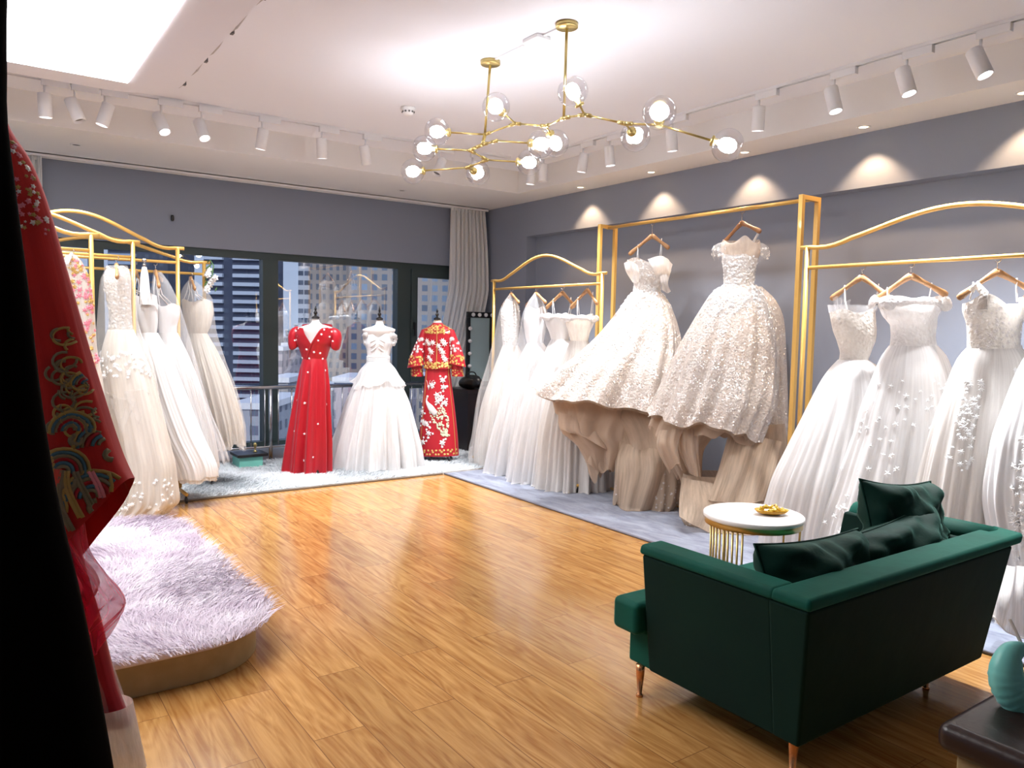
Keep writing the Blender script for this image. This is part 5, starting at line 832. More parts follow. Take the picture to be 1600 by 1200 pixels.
for key in ('sleeveL', 'sleeveR'):
    P = d[key]; s = -1 if key == 'sleeveL' else 1
    MB().tube(catmull([(P[0][0] - s * .02, 0, P[0][1] - .02), (P[0][0] + s * .0, 0, P[0][1] - .03), (P[1][0] - s * .015, -.005, P[1][1]), (P[2][0] - s * .01, -.005, P[2][1] - .005), (P[2][0] - s * .015, 0, P[2][1] - .03)], 16), [.026 + .026 * math.sin(i / 16 * PI) + .002 * (i % 2) for i in range(15)] + [.03, .026], 20).build('puff_sleeve', M['satinred'], r_)
deco(r_, bo, d['fl_b'], .013, M['applique'], 'flower_bead', 5, 3, lift=.010); deco(r_, sk, d['fl_s'], .013, M['applique'], 'flower_bead', 5, 4, lift=.006)
mb = MB()
for x, z, y in ((-.13, 0, -.06), (-.15, -.05, -.06), (-.12, -.09, -.07)):
    for s in (-1, 1):
        cx = sum(p[0] for p in d['sleeveL']) / 3 + .04 if s < 0 else sum(p[0] for p in d['sleeveR']) / 3 - .02
        MB().flower((cx + (x + .13) * s, -.078, d['sleeveL'][0][1] - .03 + z), (0, -1, 0), .012, 5, .002).build('flower_bead', M['applique'], r_, smooth=False)

d = G['M2']; r_ = gown('M2', 'white off shoulder tulle ball gown with a pleated waistband, on the middle mannequin', 'wedding dress')
sk = Loft(d['skirt'], amp=.15, ks=(13, 22, 37), seed=21, jag=.012); sk.mesh(300, 56, floor=.024).build('skirt', M['tulle'], r_)
Loft([(a, z - .01, hx * .94, hz, ry * .94, yo) for a, z, hx, hz, ry, yo in d['skirt']], amp=.15, ks=(13, 22, 37), seed=21).mesh(140, 24, floor=.024).build('underskirt', M['lining'], r_)
Loft(d['overlay'], amp=.10, ks=(13, 22, 37), seed=21, jag=.025).mesh(240, 20).build('peplum', M['tulle'], r_)
bo = Loft(d['bodice'], amp=.02, ks=(15, 21), seed=2, neck=.035, u0=0); bo.mesh(110, 26).build('bodice', M['satin'], r_)
b = d['bodice']; wz = b[-1][1]
for i in range(5): MB().tube([(b[-1][0] + b[-1][2] * 1.03 * math.cos(a), b[-1][4] * 1.06 * math.sin(a), wz + .012 + i * .014) for a in [k * PI / 18 for k in range(37)]], .008, 6, cap=False).build('waist_pleat', M['satin'], r_)
for s in (-1, 1):
    x = b[0][0] + s * (b[0][2] + .012); MB().tube(catmull([(x - s * .03, -.07, b[0][1] + .01), (x + s * .01, -.03, b[0][1] + .005), (x + s * .012, .01, b[0][1] - .04), (x - s * .005, -.03, b[0][1] - .085)], 12), [.02 + .008 * (i % 2) for i in range(13)], 10, flat=.7).build('off_shoulder_sleeve', M['tulle'], r_)
for i in range(6):
    s = -1 if i % 2 else 1; t0 = i // 2
    MB().tube([bo.fr(-PI / 2 + s * (.1 + .42 * t), .10 + .16 * t0 + .14 * t)[0] + Vector((0, -.002, 0)) for t in [k / 8 for k in range(9)]], [.003 + .006 * math.sin(k / 8 * PI) for k in range(9)], 6).build('bodice_pleat', M['satin'], r_)

d = G['M3']; r_ = gown('M3', 'red traditional Chinese bridal jacket with gold and silver embroidery', 'jacket', 'bridal_jacket')
bo = Loft(d['bodice'], amp=.01, ks=(5,), seed=2); bo.obj = bo.mesh(100, 30).build('jacket_body', M['red'], r_)
slv = {}
for key, cf in (('sleeveL', 'cuffL'), ('sleeveR', 'cuffR')):
    P = d[key]; s = -1 if key == 'sleeveL' else 1
    rr = [(P[0][0], P[0][1] + .02, .03, 0, .05, 0), (P[0][0] + s * .005, P[0][1] - .03, .045, 0, .06, 0), (P[1][0], P[1][1], .065, 0, .07, -.01), (P[2][0] - s * .01, P[2][1] + .04, .082, 0, .08, -.02), (P[2][0] - s * .01, P[2][1], .094, .02 * -s, .085, -.02)]
    L_ = Loft(rr, amp=.02, ks=(3, 5), seed=3); so_ = L_.mesh(60, 20).build('sleeve', M['red'], r_); slv[key] = L_; L_.obj = so_
    c = d[cf]; rr = [(c[0][0], c[0][1] + .05, .06, 0, .05, .0), (c[1][0], c[1][1] + .0, .062, 0, .05, 0)]; L2 = Loft(rr); L2.mesh(40, 8).build('under_sleeve', M['red'], r_)
    scatter(r_, L2, 26, (.45, .98), .012, M['goldthread'], 'gold_cuff', 6, 3, lift=.003)
    scatter(r_, L_, 34, (.72, .98), .016, M['goldthread'], 'gold_embroidery', 6, 8, lift=.004); scatter(r_, L_, 22, (.25, .74), .02, M['silver'], 'silver_embroidery', 7, 9, lift=.004, th=(-2.5, -.6))
deco(r_, bo, d['gold'], .018, M['goldthread'], 'gold_embroidery', 6, 5); deco(r_, bo, d['fl_b'] + [(x_ + .02, z_ - .03) for x_, z_ in d['fl_b'][:6]], .034, M['silver'], 'silver_embroidery', 7, 6, lift=.006)
scatter(r_, bo, 60, (.06, .26), .014, M['goldthread'], 'gold_yoke', 6, 12, lift=.004); scatter(r_, bo, 70, (.86, .99), .014, M['goldthread'], 'gold_hem', 6, 13, lift=.004)
x = d['bodice'][2][0]
MB().tube([bo.at(x + .005, z)[0] + Vector((0, -.006, 0)) for z in np.linspace(d['bodice'][1][1], d['bodice'][-1][1] + .01, 14)], .004, 6).build('front_piping', M['goldthread'], r_)
b = d['bodice'][0]; Loft([(b[0], b[1] + .025, b[2] * .82, 0, b[4] * .8, 0), (b[0], b[1] - .01, b[2] * 1.05, 0, b[4] * 1.05, 0)]).mesh(40, 4).build('stand_collar', M['goldthread'], r_)
r_ = gown('M3', 'red ankle length bridal skirt embroidered with a peacock and flowers', 'skirt', 'bridal_skirt')
sk = Loft(d['skirt'], amp=.0); sk.obj = sk.mesh(100, 30).build('skirt_panel', M['red'], r_)
R = random.Random(4); mb = MB(); m2 = MB()
for x, z in d['fl_s']:
    p, n = sk.at(x, z); MB().flower(p, n, .038, 6, .006, .5, R.uniform(0, 6)).build('silver_flower', M['silver'], sk.obj, smooth=False)
    for q in range(4): p, n = sk.at(x + R.uniform(-.045, .045), z + R.uniform(-.05, .05)); m2.flower(p, n, .016, 5, .004, .5, R.uniform(0, 6))
tag(m2.build('small_flowers', M['applique'], sk.obj, smooth=False), kind='stuff')
pk = d['peacock']; mb = MB(); mb.tube([sk.at(x, z)[0] + Vector((0, -.008, 0)) for x, z in catmull(pk[:4], 12)], [.010, .012, .009, .009, .010, .014, .02, .026, .032, .034, .032, .028, .02], 10, flat=.3, flatdir=(0, 1, 0)); mb.build('peacock_body', M['silver'], r_)
mb = MB()
for i in range(150):
    t = R.random(); x = pk[3][0] + (pk[5][0] - pk[3][0]) * t + R.uniform(-1, 1) * (.04 + .05 * math.sin(PI * min(1, t + .2))); z = pk[2][1] + (pk[5][1] - pk[2][1]) * t; p, n = sk.at(x, z); mb.flower(p, n, .013, 4, .006, .5, R.uniform(0, 6))
tag(mb.build('peacock_tail', M['pale'], sk.obj, smooth=False), kind='stuff')
mb = MB()
for x0, s in ((pk[1][0], 1),):
    for a in (-.5, 0, .4): mb.tube([sk.at(x0 + .02 + a * .1 * t + .02 * t, pk[0][1] + .06 + .22 * t - .12 * t * t)[0] + Vector((0, -.006, 0)) for t in [k / 8 for k in range(9)]], .0025, 5)
tag(mb.build('silver_plume', M['silver'], sk.obj), kind='stuff')
mb = MB(); [mb.flower(*sk.at(x, z), .016, 6, .004, .5, .3) for x, z in d['trim']]
tag(mb.build('gold_hem', M['goldthread'], sk.obj, smooth=False), kind='stuff')
for s in (-1, 1):
    MB().tube([sk.fr(-PI / 2 + s * 1.05, u)[0] + Vector((0, -.004, 0)) for u in np.linspace(.02, .99, 16)], .003, 5).build('piping', M['goldthread'], r_)

# =====================================================================  foreground garments on the left
d = G['R0']; r_ = empty('red_bridal_robe', W(d['at']), RZ, 'deep red robe embroidered with flowers and rolling waves, hanging in the left foreground', 'robe')
rb = Loft(d['robe'], amp=.05, ks=(5, 8), seed=2, u0=0)
(hx0, hz0), (hx1, hz1) = d['hem']
mb = MB(); mb.uv = []; n, mm = 160, 60
for j in range(mm + 1):
    u = j / mm
    for i in range(n + 1):
        th = -PI + 2 * PI * i / n; p = list(rb.pt(th, u)); f = (p[0] - hx0) / (hx1 - hx0)
        drop = (hz1 - hz0) * max(-.02, min(1.9, f)); p[2] += drop * u ** 3; mb.v.append(tuple(p)); mb.uv.append((i / n, u))
for j in range(mm):
    for i in range(n): q = j * (n + 1) + i; mb.f.append((q, q + n + 1, q + n + 2, q + 1))
mb.build('robe_body', M['redrobe'], r_)
def rfront(x, z):
    def P(u):
        r = rb.row(u); c = (x - r[0]) / r[2]
        if abs(c) > .985: return None
        p = list(rb.pt(-math.acos(c), u)); f = (p[0] - hx0) / (hx1 - hx0); p[2] += (hz1 - hz0) * max(-.02, min(1.9, f)) * u ** 3; return p
    lo, hi = 0., 1.
    while lo < 1 and P(lo) is None: lo += .02
    if P(1.) is None or lo >= 1 or z < P(1.)[2] + .004 or z > P(lo)[2]: return None
    for _ in range(18):
        m_ = (lo + hi) / 2; q = P(m_)
        if q is None or q[2] > z: lo = m_
        else: hi = m_
    return Vector(P(hi))
R = random.Random(6)
def wavearc(cx, cz, r, a0, a1, m, wd=.005, name='wave_embroidery'):
    pts_ = [rfront(cx + r * math.cos(a0 + (a1 - a0) * i / 12), cz + r * math.sin(a0 + (a1 - a0) * i / 12)) for i in range(13)]
    pts_ = [p + Vector((0, -.004, 0)) for p in pts_ if p is not None]
    if len(pts_) < 3: return None
    return pts_
groups = {k: MB() for k in ('wave', 'wave2', 'wave3', 'wave4', 'wave5', 'satinred')}
def addarc(cx, cz, r, a0, a1, key, wd=.005):
    p = wavearc(cx, cz, r, a0, a1, None)
    if p: groups[key].tube(p, wd, 6, flat=.45, flatdir=(0, 1, 0))
xr, zr = hx0, hz0
for cx, cz, s in ((-.16, .03, .9), (-.16, -.08, .8), (-.07, .19, .5), (-.035, .07, 1), (-.10, .02, .9), (-.05, -.03, 1.), (-.13, -.05, .8), (-.02, .15, .7), (-.09, .10, .7)):
    for i, key in enumerate(('wave', 'wave2', 'satinred', 'wave', 'wave2', 'wave4')):
        addarc(xr + cx, zr + cz, (.012 + .0075 * i) * s, -.2, 3.3, key, .0042)
    addarc(xr + cx + .01, zr + cz - .02, .012 * s, 1.5, 6.8, 'wave', .006)
for i, key in enumerate(('wave3', 'wave5', 'wave3', 'wave', 'wave4', 'wave', 'wave5', 'wave4', 'wave2', 'wave3')):
    x0 = xr - .155 + i * .017
    for o in (0, .006):
        p = [rfront(x0 + o + .012 * math.sin(t * 4 + i) + t * .02, zr + .03 - i * .002 - t * .13) for t in [k / 10 for k in range(11)]]; p = [q + Vector((0, -.005, 0)) for q in p if q]
        if len(p) > 3: groups[key].tube(p, .0045, 6, flat=.45, flatdir=(0, 1, 0))
for i in range(70):
    cx, cz = xr - R.uniform(.0, .12), zr + R.uniform(.10, .30)
    if cx > xr - (cz - zr) * .30: continue
    addarc(cx, cz, R.uniform(.008, .018), R.uniform(0, 3), R.uniform(4, 7), 'wave' if i % 3 else 'wave4', .003)
for key, mb in groups.items():
    if mb.v: tag(mb.build('wave_embroidery', M[key], r_), kind='stuff')
for key, sd in (('pink', 1), ('wave4', 2), ('silver', 3)):
    R = random.Random(sd); mb = MB()
    for i in range(60):
        u = R.uniform(.06, .36); th = R.uniform(-1.9, -.2); p, n_ = rb.fr(th, u); mb.flower(p, n_, R.uniform(.003, .007), 5, .001, .6, R.uniform(0, 6))
    tag(mb.build('flower_embroidery', M[key], r_, smooth=False), kind='stuff')
Loft(d['tail'], amp=.10, ks=(3, 5), seed=3).mesh(100, 30).build('red_train', M['redtulle'] if 0 else M['red'], r_)
for dy, rws in ((-.03, d['ruffle']), (-.07, [(a - .02, b + .05, c * .8, e, f, g_) for a, b, c, e, f, g_ in d['ruffle']])):
    rl_ = Loft([(a, b, c, e, f, g_ + dy) for a, b, c, e, f, g_ in rws], amp=.25, ks=(3, 7), seed=5, jag=.02); ro = rl_.mesh(120, 24).build('tulle_ruffle', M['redtulle'], r_)
    MB().tube([rl_.pt(-PI + 2 * PI * i / 80, 1.) for i in range(81)], .0022, 6).build('hem_edge', M['redtulle2'], ro)
Loft(d['white'], amp=.08, ks=(3, 5), seed=6).mesh(60, 12).build('white_underlayer', M['sheerw'], r_)
Loft(d['beige'], amp=.08, ks=(3, 5), seed=6).mesh(60, 12).build('beige_underlayer', M['ivory'], r_)
MB().tube([(-.25, 0, 1.86), (-.22, 0, 1.95), (-.22, .0, 2.06)], .004, 6).build('hanging_loop', M['hook'], r_)
d = G['B0']; r_ = empty('black_garment', W(d['at']), RZ, 'unlit black garment filling the left edge of the foreground', 'garment')
Loft(d['robe'], amp=.03, ks=(4, 7), seed=2).mesh(120, 40).build('garment_body', M['black'], r_)
MB().tube([(-.12, 0, 1.93), (-.12, 0, 2.07)], .004, 6).build('hanging_loop', M['hook'], r_)
fr_ = empty('clothes_rail', (-.03, 1.6, 0), 0, 'gold clothes rail carrying the red robe and the black garment in the left foreground', 'clothes rack')
MB().tube([(0, -.75, 2.075), (0, .75, 2.075)], .014, 10).build('hanging_rail', M['gold'], fr_)
for y in (-.75, .75):
    MB().tube([(0, y, .03), (0, y, 2.09)], .014, 10).build('post', M['gold'], fr_); MB().tube([(-.25, y, .016), (.02, y, .016)], .014, 8).build('foot', M['gold'], fr_)

# =====================================================================  sofa, cushions, table, ottoman
sf = empty('velvet_sofa', (2.8, 1.7, 0), 0, 'dark green velvet two seat sofa seen from behind on thin copper legs', 'sofa'); so = Vector((2.8, 1.7, 0))
def hx(mb, lo, hi, z0, z1):   # lo, hi = 4 (x, y)
    mb.hexa([(x - so.x, y - so.y, z0) for x, y in lo], [(x - so.x, y - so.y, z1) for x, y in hi]); return mb
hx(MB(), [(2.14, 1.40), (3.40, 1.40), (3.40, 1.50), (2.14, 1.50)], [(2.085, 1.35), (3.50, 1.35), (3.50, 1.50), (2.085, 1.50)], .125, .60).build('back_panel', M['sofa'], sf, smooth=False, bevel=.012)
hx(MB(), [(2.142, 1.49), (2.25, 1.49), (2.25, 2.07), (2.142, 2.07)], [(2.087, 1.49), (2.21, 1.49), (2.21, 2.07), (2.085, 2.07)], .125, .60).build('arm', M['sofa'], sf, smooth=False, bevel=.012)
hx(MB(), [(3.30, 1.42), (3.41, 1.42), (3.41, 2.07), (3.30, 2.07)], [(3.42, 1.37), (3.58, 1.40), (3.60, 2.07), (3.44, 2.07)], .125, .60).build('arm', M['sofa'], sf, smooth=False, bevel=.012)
hx(MB(), [(2.075, 1.34), (3.56, 1.34), (3.62, 1.49), (2.075, 1.49)], [(2.08, 1.345), (3.59, 1.345), (3.63, 1.485), (2.08, 1.485)], .60, .64).build('back_rim', M['sofalit'], sf, smooth=False, bevel=.015)
hx(MB(), [(2.075, 1.475), (2.20, 1.475), (2.20, 2.08), (2.075, 2.08)], [(2.08, 1.475), (2.195, 1.475), (2.195, 2.075), (2.08, 2.075)], .60, .64).build('arm_rim', M['sofalit'], sf, smooth=False, bevel=.015)
ar = MB().tube([(3.53 - so.x, y - so.y, .575) for y in (1.44, 1.6, 1.8, 2.0, 2.06, 2.085)], [.08, .08, .08, .08, .065, .02], 16); ar.build('arm_rim', M['sofalit'], sf)
MB().box((2.15 - so.x, 1.44 - so.y, .125), (3.40 - so.x, 2.19 - so.y, .27)).build('base', M['sofalit'], sf, smooth=False, bevel=.012)
MB().box((2.075 - so.x, 2.075 - so.y, .27), (3.43 - so.x, 2.215 - so.y, .40)).box((2.2 - so.x, 1.48 - so.y, .272), (3.33 - so.x, 2.1 - so.y, .398)).build('seat_cushion', M['sofalit'], sf, smooth=False, bevel=.025)
for x, y in ((2.19, 1.45), (3.2, 1.52), (2.15, 2.12), (3.38, 2.12)):
    MB().lathe([(.018, .13), (.017, .10), (.009, .012), (.014, .010), (.014, .0)], (x - so.x, y - so.y, 0), 14).build('leg', M['copper'], sf)
def cushion(loc, rot, w_, h_, th_, label, seed):
    o = empty('sofa_cushion', loc, 0, label, 'cushion', 'dark green velvet cushions on the sofa'); o.rotation_euler = rot; R = random.Random(seed); mb = MB(); n = 30; ph = [R.uniform(0, 6) for _ in range(8)]
    for s in (1, -1):
        base = len(mb.v)
        for j in range(n + 1):
            for i in range(n + 1):
                a, b = -1 + 2 * i / n, -1 + 2 * j / n
                e = max(0, 1 - a ** 4) ** .55 * max(0, 1 - b ** 4) ** .55
                pin = 1 - .10 * (1 - a * a) * abs(b) ** 3; piy = 1 - .10 * (1 - b * b) * abs(a) ** 3
                wr_ = .15 * math.sin(5 * a + 3 * b + ph[0]) + .12 * math.sin(9 * b - 5 * a + ph[1]) + .05 * math.sin(14 * a + ph[2] + 6 * b)
                crn = .28 * math.sin(16 * math.atan2(b, a) + ph[3]) * max(0, max(abs(a), abs(b)) - .45)
                mb.v.append((a * w_ / 2 * piy, s * (th_ / 2 * e * (1 + wr_ + crn)), b * h_ / 2 * pin))
        for j in range(n):
            for i in range(n): q = base + j * (n + 1) + i; mb.f.append((q, q + 1, q + n + 2, q + n + 1) if s > 0 else (q, q + n + 1, q + n + 2, q + 1))
    mb.build('cushion_cover', M['pillow'], o)
    edge = [(-1 + 2 * t, -1) for t in np.linspace(0, 1, 12)[:-1]] + [(1, -1 + 2 * t) for t in np.linspace(0, 1, 12)[:-1]] + [(1 - 2 * t, 1) for t in np.linspace(0, 1, 12)[:-1]] + [(-1, 1 - 2 * t) for t in np.linspace(0, 1, 12)]
    MB().tube([(a * w_ / 2 * (1 - .10 * (1 - b * b) * abs(a) ** 3), 0, b * h_ / 2 * (1 - .10 * (1 - a * a) * abs(b) ** 3)) for a, b in edge], .005, 6, cap=False).build('piping', M['pillow'], o); return o
cushion((3.27, 1.68, .605), (-.30, .10, -.10), .50, .46, .21, 'dark green velvet cushion standing upright against the far arm of the sofa', 1)
cushion((3.02, 1.585, .545), (-.25, -.07, .03), .76, .34, .22, 'long dark green velvet cushion leaning on the middle of the sofa back', 2)
cushion((2.50, 1.585, .54), (-.30, .05, .0), .64, .36, .22, 'dark green velvet cushion leaning on the sofa back at the near end', 3)

tb = empty('side_table', (3.27, 2.46, 0), 0, 'small round white topped side table with gold rods', 'side table')
MB().lathe([(.001, .505), (.243, .505), (.25, .51), (.25, .526), (.246, .53), (.001, .53)], k=64).build('table_top', M['marble'], tb)
MB().lathe([(.243, .505), (.243, .478), (.236, .478), (.236, .505)], k=64, cap=False).build('top_band', M['brass'], tb)
MB().lathe([(.23, 0), (.23, .012), (.215, .012), (.215, 0)], k=64, cap=False).build('base_ring', M['brass'], tb)
for i in range(9):
    a = PI + .45 - i * .105; MB().tube([(.225 * math.cos(a), .225 * math.sin(a), .006), (.235 * math.cos(a), .235 * math.sin(a), .48)], .0055, 8).build('rod', M['brass'], tb)
for a in (-.75, -.1, 1.3): MB().tube([(.225 * math.cos(a), .225 * math.sin(a), .006), (.235 * math.cos(a), .235 * math.sin(a), .48)], .0055, 8).build('rod', M['brass'], tb)
ty = empty('snack_dish', (3.33, 2.395, .53), -.6, 'oval amber dish heaped with yellow wrapped sweets on the side table', 'dish')
dm = MB()
dm.lathe([(.001, .002), (.045, .002), (.075, .012), (.088, .026), (.085, .026), (.07, .014), (.001, .006)], k=32); dm.v = [(x, y * .62, z) for x, y, z in dm.v]; dm.build('dish_body', M['tray'], ty)
R = random.Random(2); proto = None
for i in range(34):
    rr = R.random() ** .6 * .066; a = R.uniform(0, 6.28); x, y = rr * math.cos(a), rr * math.sin(a) * .6; z = .552 + (.030 * (1 - (rr / .07) ** 2)) * (i / 40)
    ca, sa = math.cos(-.6), math.sin(-.6); loc = (3.33 + x * ca - y * sa, 2.395 + x * sa + y * ca, z); rot = (R.uniform(-.6, .6), R.uniform(-.6, .6), R.uniform(0, 6))
    if proto is None:
        proto = empty('wrapped_sweet', loc, 0, 'small yellow wrapped sweet with brown print heaped in the amber dish', 'sweet', 'wrapped sweets in the dish')
        cm = MB().box((-.013, -.008, -.005), (.013, .008, .005)); cm.build('wrapper', M['candy'], proto, smooth=False, bevel=.003); MB().box((-.006, -.0045, .0046), (.006, .0045, .0056)).build('print', M['candyd'], proto, smooth=False)
        proto.rotation_euler = rot; kids = list(proto.children)
    else:
        c = proto.copy(); col.objects.link(c); c.location = loc; c.rotation_euler = rot
        for q in kids: q2 = q.copy(); col.objects.link(q2); q2.parent = c

ot = empty('ottoman', (2.55, .45, 0), 0, 'square ottoman with a dark brown leather top at the bottom right corner', 'ottoman')
MB().box((-.535, -.5, .385), (.51, .48, .462)).build('leather_top', M['leather'], ot, smooth=False, bevel=.03)
MB().box((-.495, -.49, .06), (.495, .44, .376)).build('base', M['beige'], ot, smooth=False, bevel=.006)
for x in (-.42, .42):
    for y in (-.42, .38): MB().lathe([(.02, .06), (.015, 0)], (x, y, 0), 12).build('foot', M['blackp'], ot)
br = empty('padded_bra', (2.305, .865, .40), RZ, 'mint green pleated padded bra with pale straps on the leather ottoman', 'bra')
def cup(pth, rr):
    pth = catmull(pth, 40); r2 = [q[0] for q in catmull([(r,) for r in rr], 40)]; mb = MB(); mb.tube(pth, r2, 24, flat=.8)
    k = 24
    for i in range(len(pth)):
        for j in range(k):
            v = Vector(mb.v[i * k + j]); c = Vector(pth[i]); w_ = max(0, math.sin(PI * min(1, max(0, (i - 14) / 26)))) * .05 * math.sin(i * 2.4); mb.v[i * k + j] = tuple(c + (v - c) * (1 + w_))
    return mb
cup([(.03, 0, .215), (-.02, -.01, .20), (-.035, -.02, .14), (-.01, -.03, .08), (.03, -.03, .055)], [.012, .034, .048, .042, .02]).build('cup', M['mint'], br)
cup([(.13, -.02, .145), (.08, -.03, .13), (.06, -.04, .08), (.09, -.05, .03), (.14, -.05, .01)], [.012, .034, .045, .04, .02]).build('cup', M['mint'], br)
MB().tube(catmull([(.02, 0, .22), (.08, .0, .235), (.15, 0, .20)], 12), .008, 8, flat=.6).build('mint_strap', M['mint'], br)
MB().tube(catmull([(.015, 0, .22), (.0, .0, .25), (-.01, .02, .285)], 10), .005, 8, flat=.6).build('beige_strap', M['ivory'], br)
MB().tube(catmull([(-.0, -.02, .03), (.05, -.05, .012), (.12, -.08, .008)], 12), .009, 8, flat=1.6).build('beige_strap', M['ivory'], br)

# =====================================================================  dressing corner and small things
dt = empty('dressing_table', (4.93, 7.68, 0), 0, 'black dressing table in the window corner behind the red bridal mannequin', 'dressing table')
MB().box((-.3, -.25, .70), (.28, .25, .74)).build('table_top', M['blackw'], dt, smooth=False, bevel=.004)
MB().box((-.28, -.23, .0), (-.25, .23, .70)).build('side_panel', M['blackw'], dt, smooth=False); MB().box((.23, -.23, .0), (.26, .23, .70)).build('side_panel', M['blackw'], dt, smooth=False)
MB().box((-.25, -.22, .45), (.23, -.2, .70)).build('drawer_front', M['blackw'], dt, smooth=False); MB().box((-.25, .0, .0), (.23, .02, .45)).build('back_panel', M['blackw'], dt, smooth=False)
mr = empty('vanity_mirror', (5.07, 7.86, .742), 0, 'vanity mirror with a black frame and round bulbs in the window corner', 'mirror')
fm = MB(); fm.box((-.19, -.01, .0), (.17, .03, .06)).box((-.19, -.01, .83), (.17, .03, .90)).box((-.19, -.01, .06), (-.15, .03, .83)).box((.13, -.01, .06), (.17, .03, .83)); fm.build('mirror_frame', M['blackp'], mr, smooth=False, bevel=.003)
MB().box((-.15, .005, .06), (.13, .012, .83)).build('reflection_tinted_glass', M['mirror'], mr, smooth=False)
for x, z in ((-.13, .865), (-.04, .865), (.05, .865), (.14, .865), (-.17, .70), (-.17, .55), (-.17, .40), (-.17, .25)): MB().ball((x, -.035, z), .024, 14).build('bulb', mat('mirror_bulb', (.85, .85, .85), .3) if 'mb' not in MATS else MATS['mb'], mr)
bg_ = empty('black_bag', (4.78, 7.6, .74), 0, 'crumpled black bag lying on the dressing table', 'bag')
bm = MB(); bm.ball((0, 0, .075), .15, 28, (1, .75, .5)); R = random.Random(3); bm.v = [(x + .012 * math.sin(z * 60 + y * 30), y + .012 * math.sin(x * 50), max(.0, z + .014 * math.sin(x * 40 + y * 25))) for x, y, z in bm.v]; bm.build('bag_body', M['blackp'], bg_)
MB().tube(catmull([(-.08, 0, .13), (-.04, -.01, .19), (.04, -.01, .19), (.08, 0, .13)], 14), .008, 8).build('bag_handle', M['blackp'], bg_)
lb = empty('lidded_box', (2.25, 7.76, .02), 0, 'mint green box standing on the white rug by the railing, dark tray on top', 'box')
MB().box((-.11, -.12, .0), (.12, .12, .11)).build('box_body', M['mintbox'], lb, smooth=False, bevel=.003)
ty2 = MB().box((-.13, -.14, .112), (.17, .14, .14)); ty2 = ty2.build('dark_tray', M['blackp'], None, smooth=False, bevel=.003); ty2.location = (2.25, 7.76, .02); tag(ty2, 'flat dark tray lying on top of the mint green box', 'tray')
tf = empty('small_trophy', (2.33, 7.76, .161), 0, 'tiny gold ornament standing on the dark tray by the window', 'ornament')
MB().lathe([(.02, 0), (.02, .008), (.006, .015), (.006, .04), (.018, .06), (.02, .075), (.012, .09), (.001, .095)], k=14).build('ornament_body', M['brass'], tf)
# =====================================================================  the city outside
def P3(px, py, D):      # a far point seen through the window, in world metres
    d = M_cam @ Vector(((px - 800) / 1203., -(py - 600) / 1203., -1.)); return Vector((0, 0, 1.45)) + d * D
M_cam = cam.matrix_world.to_3x3()
def tower(pxl, pxr, ytop, D, depth_, m, label, zb=-70, ang=0., name='tower_block', cat='building'):
    a = P3(pxl, ytop, D); b = P3(pxr, ytop, D); c = (a + b) / 2; w_ = (b - a).length / 2
    root = empty(name, (c.x, c.y, zb), RZ + ang, label, cat); zt = max(a.z, b.z) - zb
    MB().box((-w_, 0, 0), (w_, depth_, zt)).build('facade', m, root, smooth=False)
    MB().box((-w_ - .3, -.3, zt), (w_ + .3, depth_ + .3, zt + 1.0)).build('parapet', M['soffit'], root, smooth=False)
    return root, w_, zt
t1 = tower_mat('striped_tower', (.030, .045, .09), (.022, .035, .07), 3.0, 3.2, .5, .5, (.08, .11, .17))
r_, w_, zt = tower(318, 409, 376, 268, 25, t1, 'dark blue apartment tower with white balcony bands seen through the left pane')
b_ = MB()
for i in range(int(zt / 3.0)):
    for k, (x0, x1) in enumerate(((-w_ + .5, -w_ + 7), (-w_ + 10.5, w_ - .2))): b_.box((x0, -1.4, i * 3 + .3), (x1, 0, i * 3 + 1.55))
b_.build('balcony_bands', mat('balcony_paint', (.50, .56, .66), .7), r_, smooth=False)
t1b = tower_mat('striped_tower_left', (.04, .055, .09), (.02, .03, .06), 3.0, 2.8, .5, .5, (.1, .13, .18))
r_, w_, zt = tower(168, 262, 374, 300, 25, t1b, 'dark blue apartment tower with white bands behind the left clothes racks')
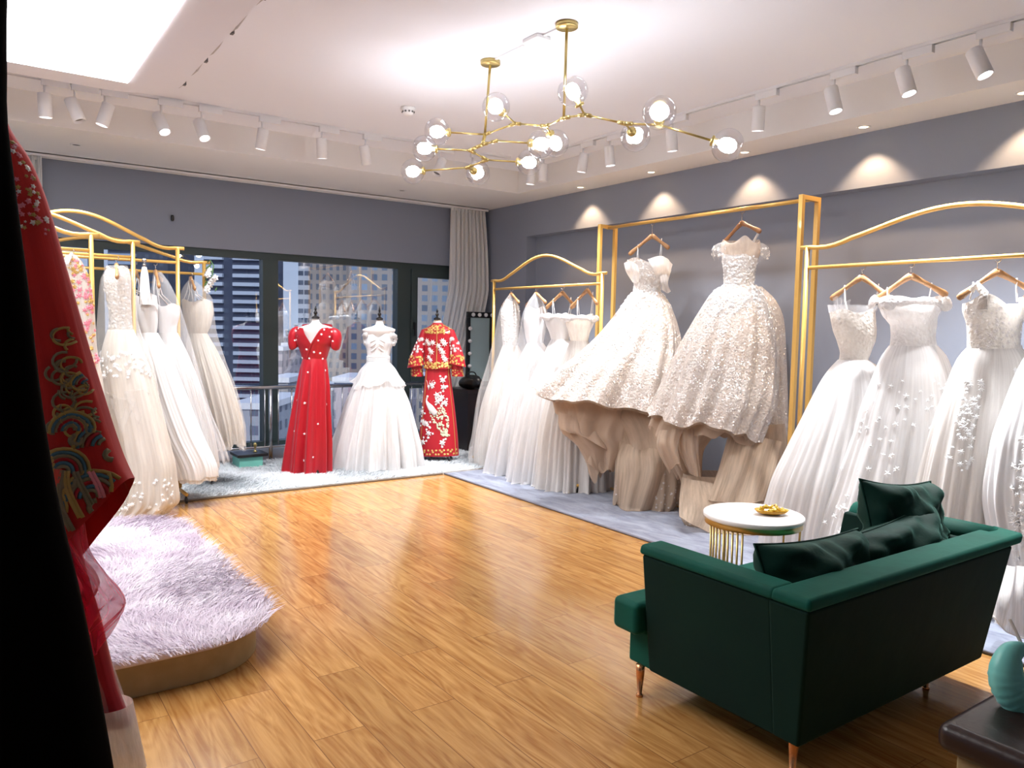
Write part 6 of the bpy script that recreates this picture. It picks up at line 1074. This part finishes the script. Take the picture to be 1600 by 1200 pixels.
b_ = MB(); [b_.box((-w_ + .5, -1.4, i * 3 + .3), (w_ - 12, 0, i * 3 + 1.5)) for i in range(int(zt / 3.0))]; b_.build('balcony_bands', mat('balcony_paint_grey', (.34, .42, .55), .7), r_, smooth=False)
t2 = tower_mat('beige_grid_tower', (.33, .29, .26), (.06, .10, .16), 3.05, 3.1, .62, .55, (.20, .30, .42))
tower(545, 712, 396, 236, 30, t2, 'broad beige office tower with a grid of blue windows')
t3 = tower_mat('beige_narrow_tower', (.28, .24, .21), (.05, .07, .10), 3.05, 2.1, .6, .45, (.12, .15, .2))
tower(484, 546, 400, 240, 26, t3, 'narrow brownish section of tower left of the broad beige office tower')
t4 = tower_mat('white_slit_tower', (.50, .53, .58), (.05, .07, .11), 3.0, 30., .5, .99)
tower(466, 485, 407, 246, 20, t4, 'slim white and black banded tower edge beside the sky')
lo = tower_mat('low_block_pink', (.42, .36, .38), (.10, .10, .13), 3.2, 4.2, .5, .5)
lo2 = tower_mat('low_block_grey', (.40, .42, .45), (.10, .12, .16), 3.0, 3.0, .5, .45)
lo3 = tower_mat('low_block_tan', (.40, .36, .32), (.08, .09, .12), 3.0, 3.4, .5, .5)
tower(424, 441, 548, 190, 22, lo, 'low pinkish building with square dark windows below the sky')
tower(441, 468, 542, 210, 20, lo2, 'pale grey mid rise building beside the narrow tower')
tower(418, 450, 598, 148, 14, lo3, 'tan low building behind the steel railing by the dark mullion')
tower(454, 518, 610, 172, 14, lo2, 'grey low building behind the red dress')
tower(522, 636, 600, 140, 14, lo, 'low pinkish building behind the white ball gown')
tower(640, 720, 596, 165, 14, lo3, 'tan low building behind the red bridal jacket')
tower(362, 418, 640, 120, 20, lo2, 'grey low building at the foot of the striped tower')
R = random.Random(5)
for i in range(9):
    px = 425 + i * 7; tower(px, px + R.uniform(4, 5.5), R.uniform(505, 530), 420 + i * 30, 8, (lo2, lo3, lo)[i % 3], 'hazy distant building on the horizon, %s from the left in the gap beside the towers' % ORD[i], name='distant_building')
tag(MB().box((-600, 30, -71), (900, 1100, -70)).build('city_ground', mat('city_ground_grey', (.20, .21, .22), .9, var=(.05, (.12, .14, .13))), smooth=False), kind='structure')
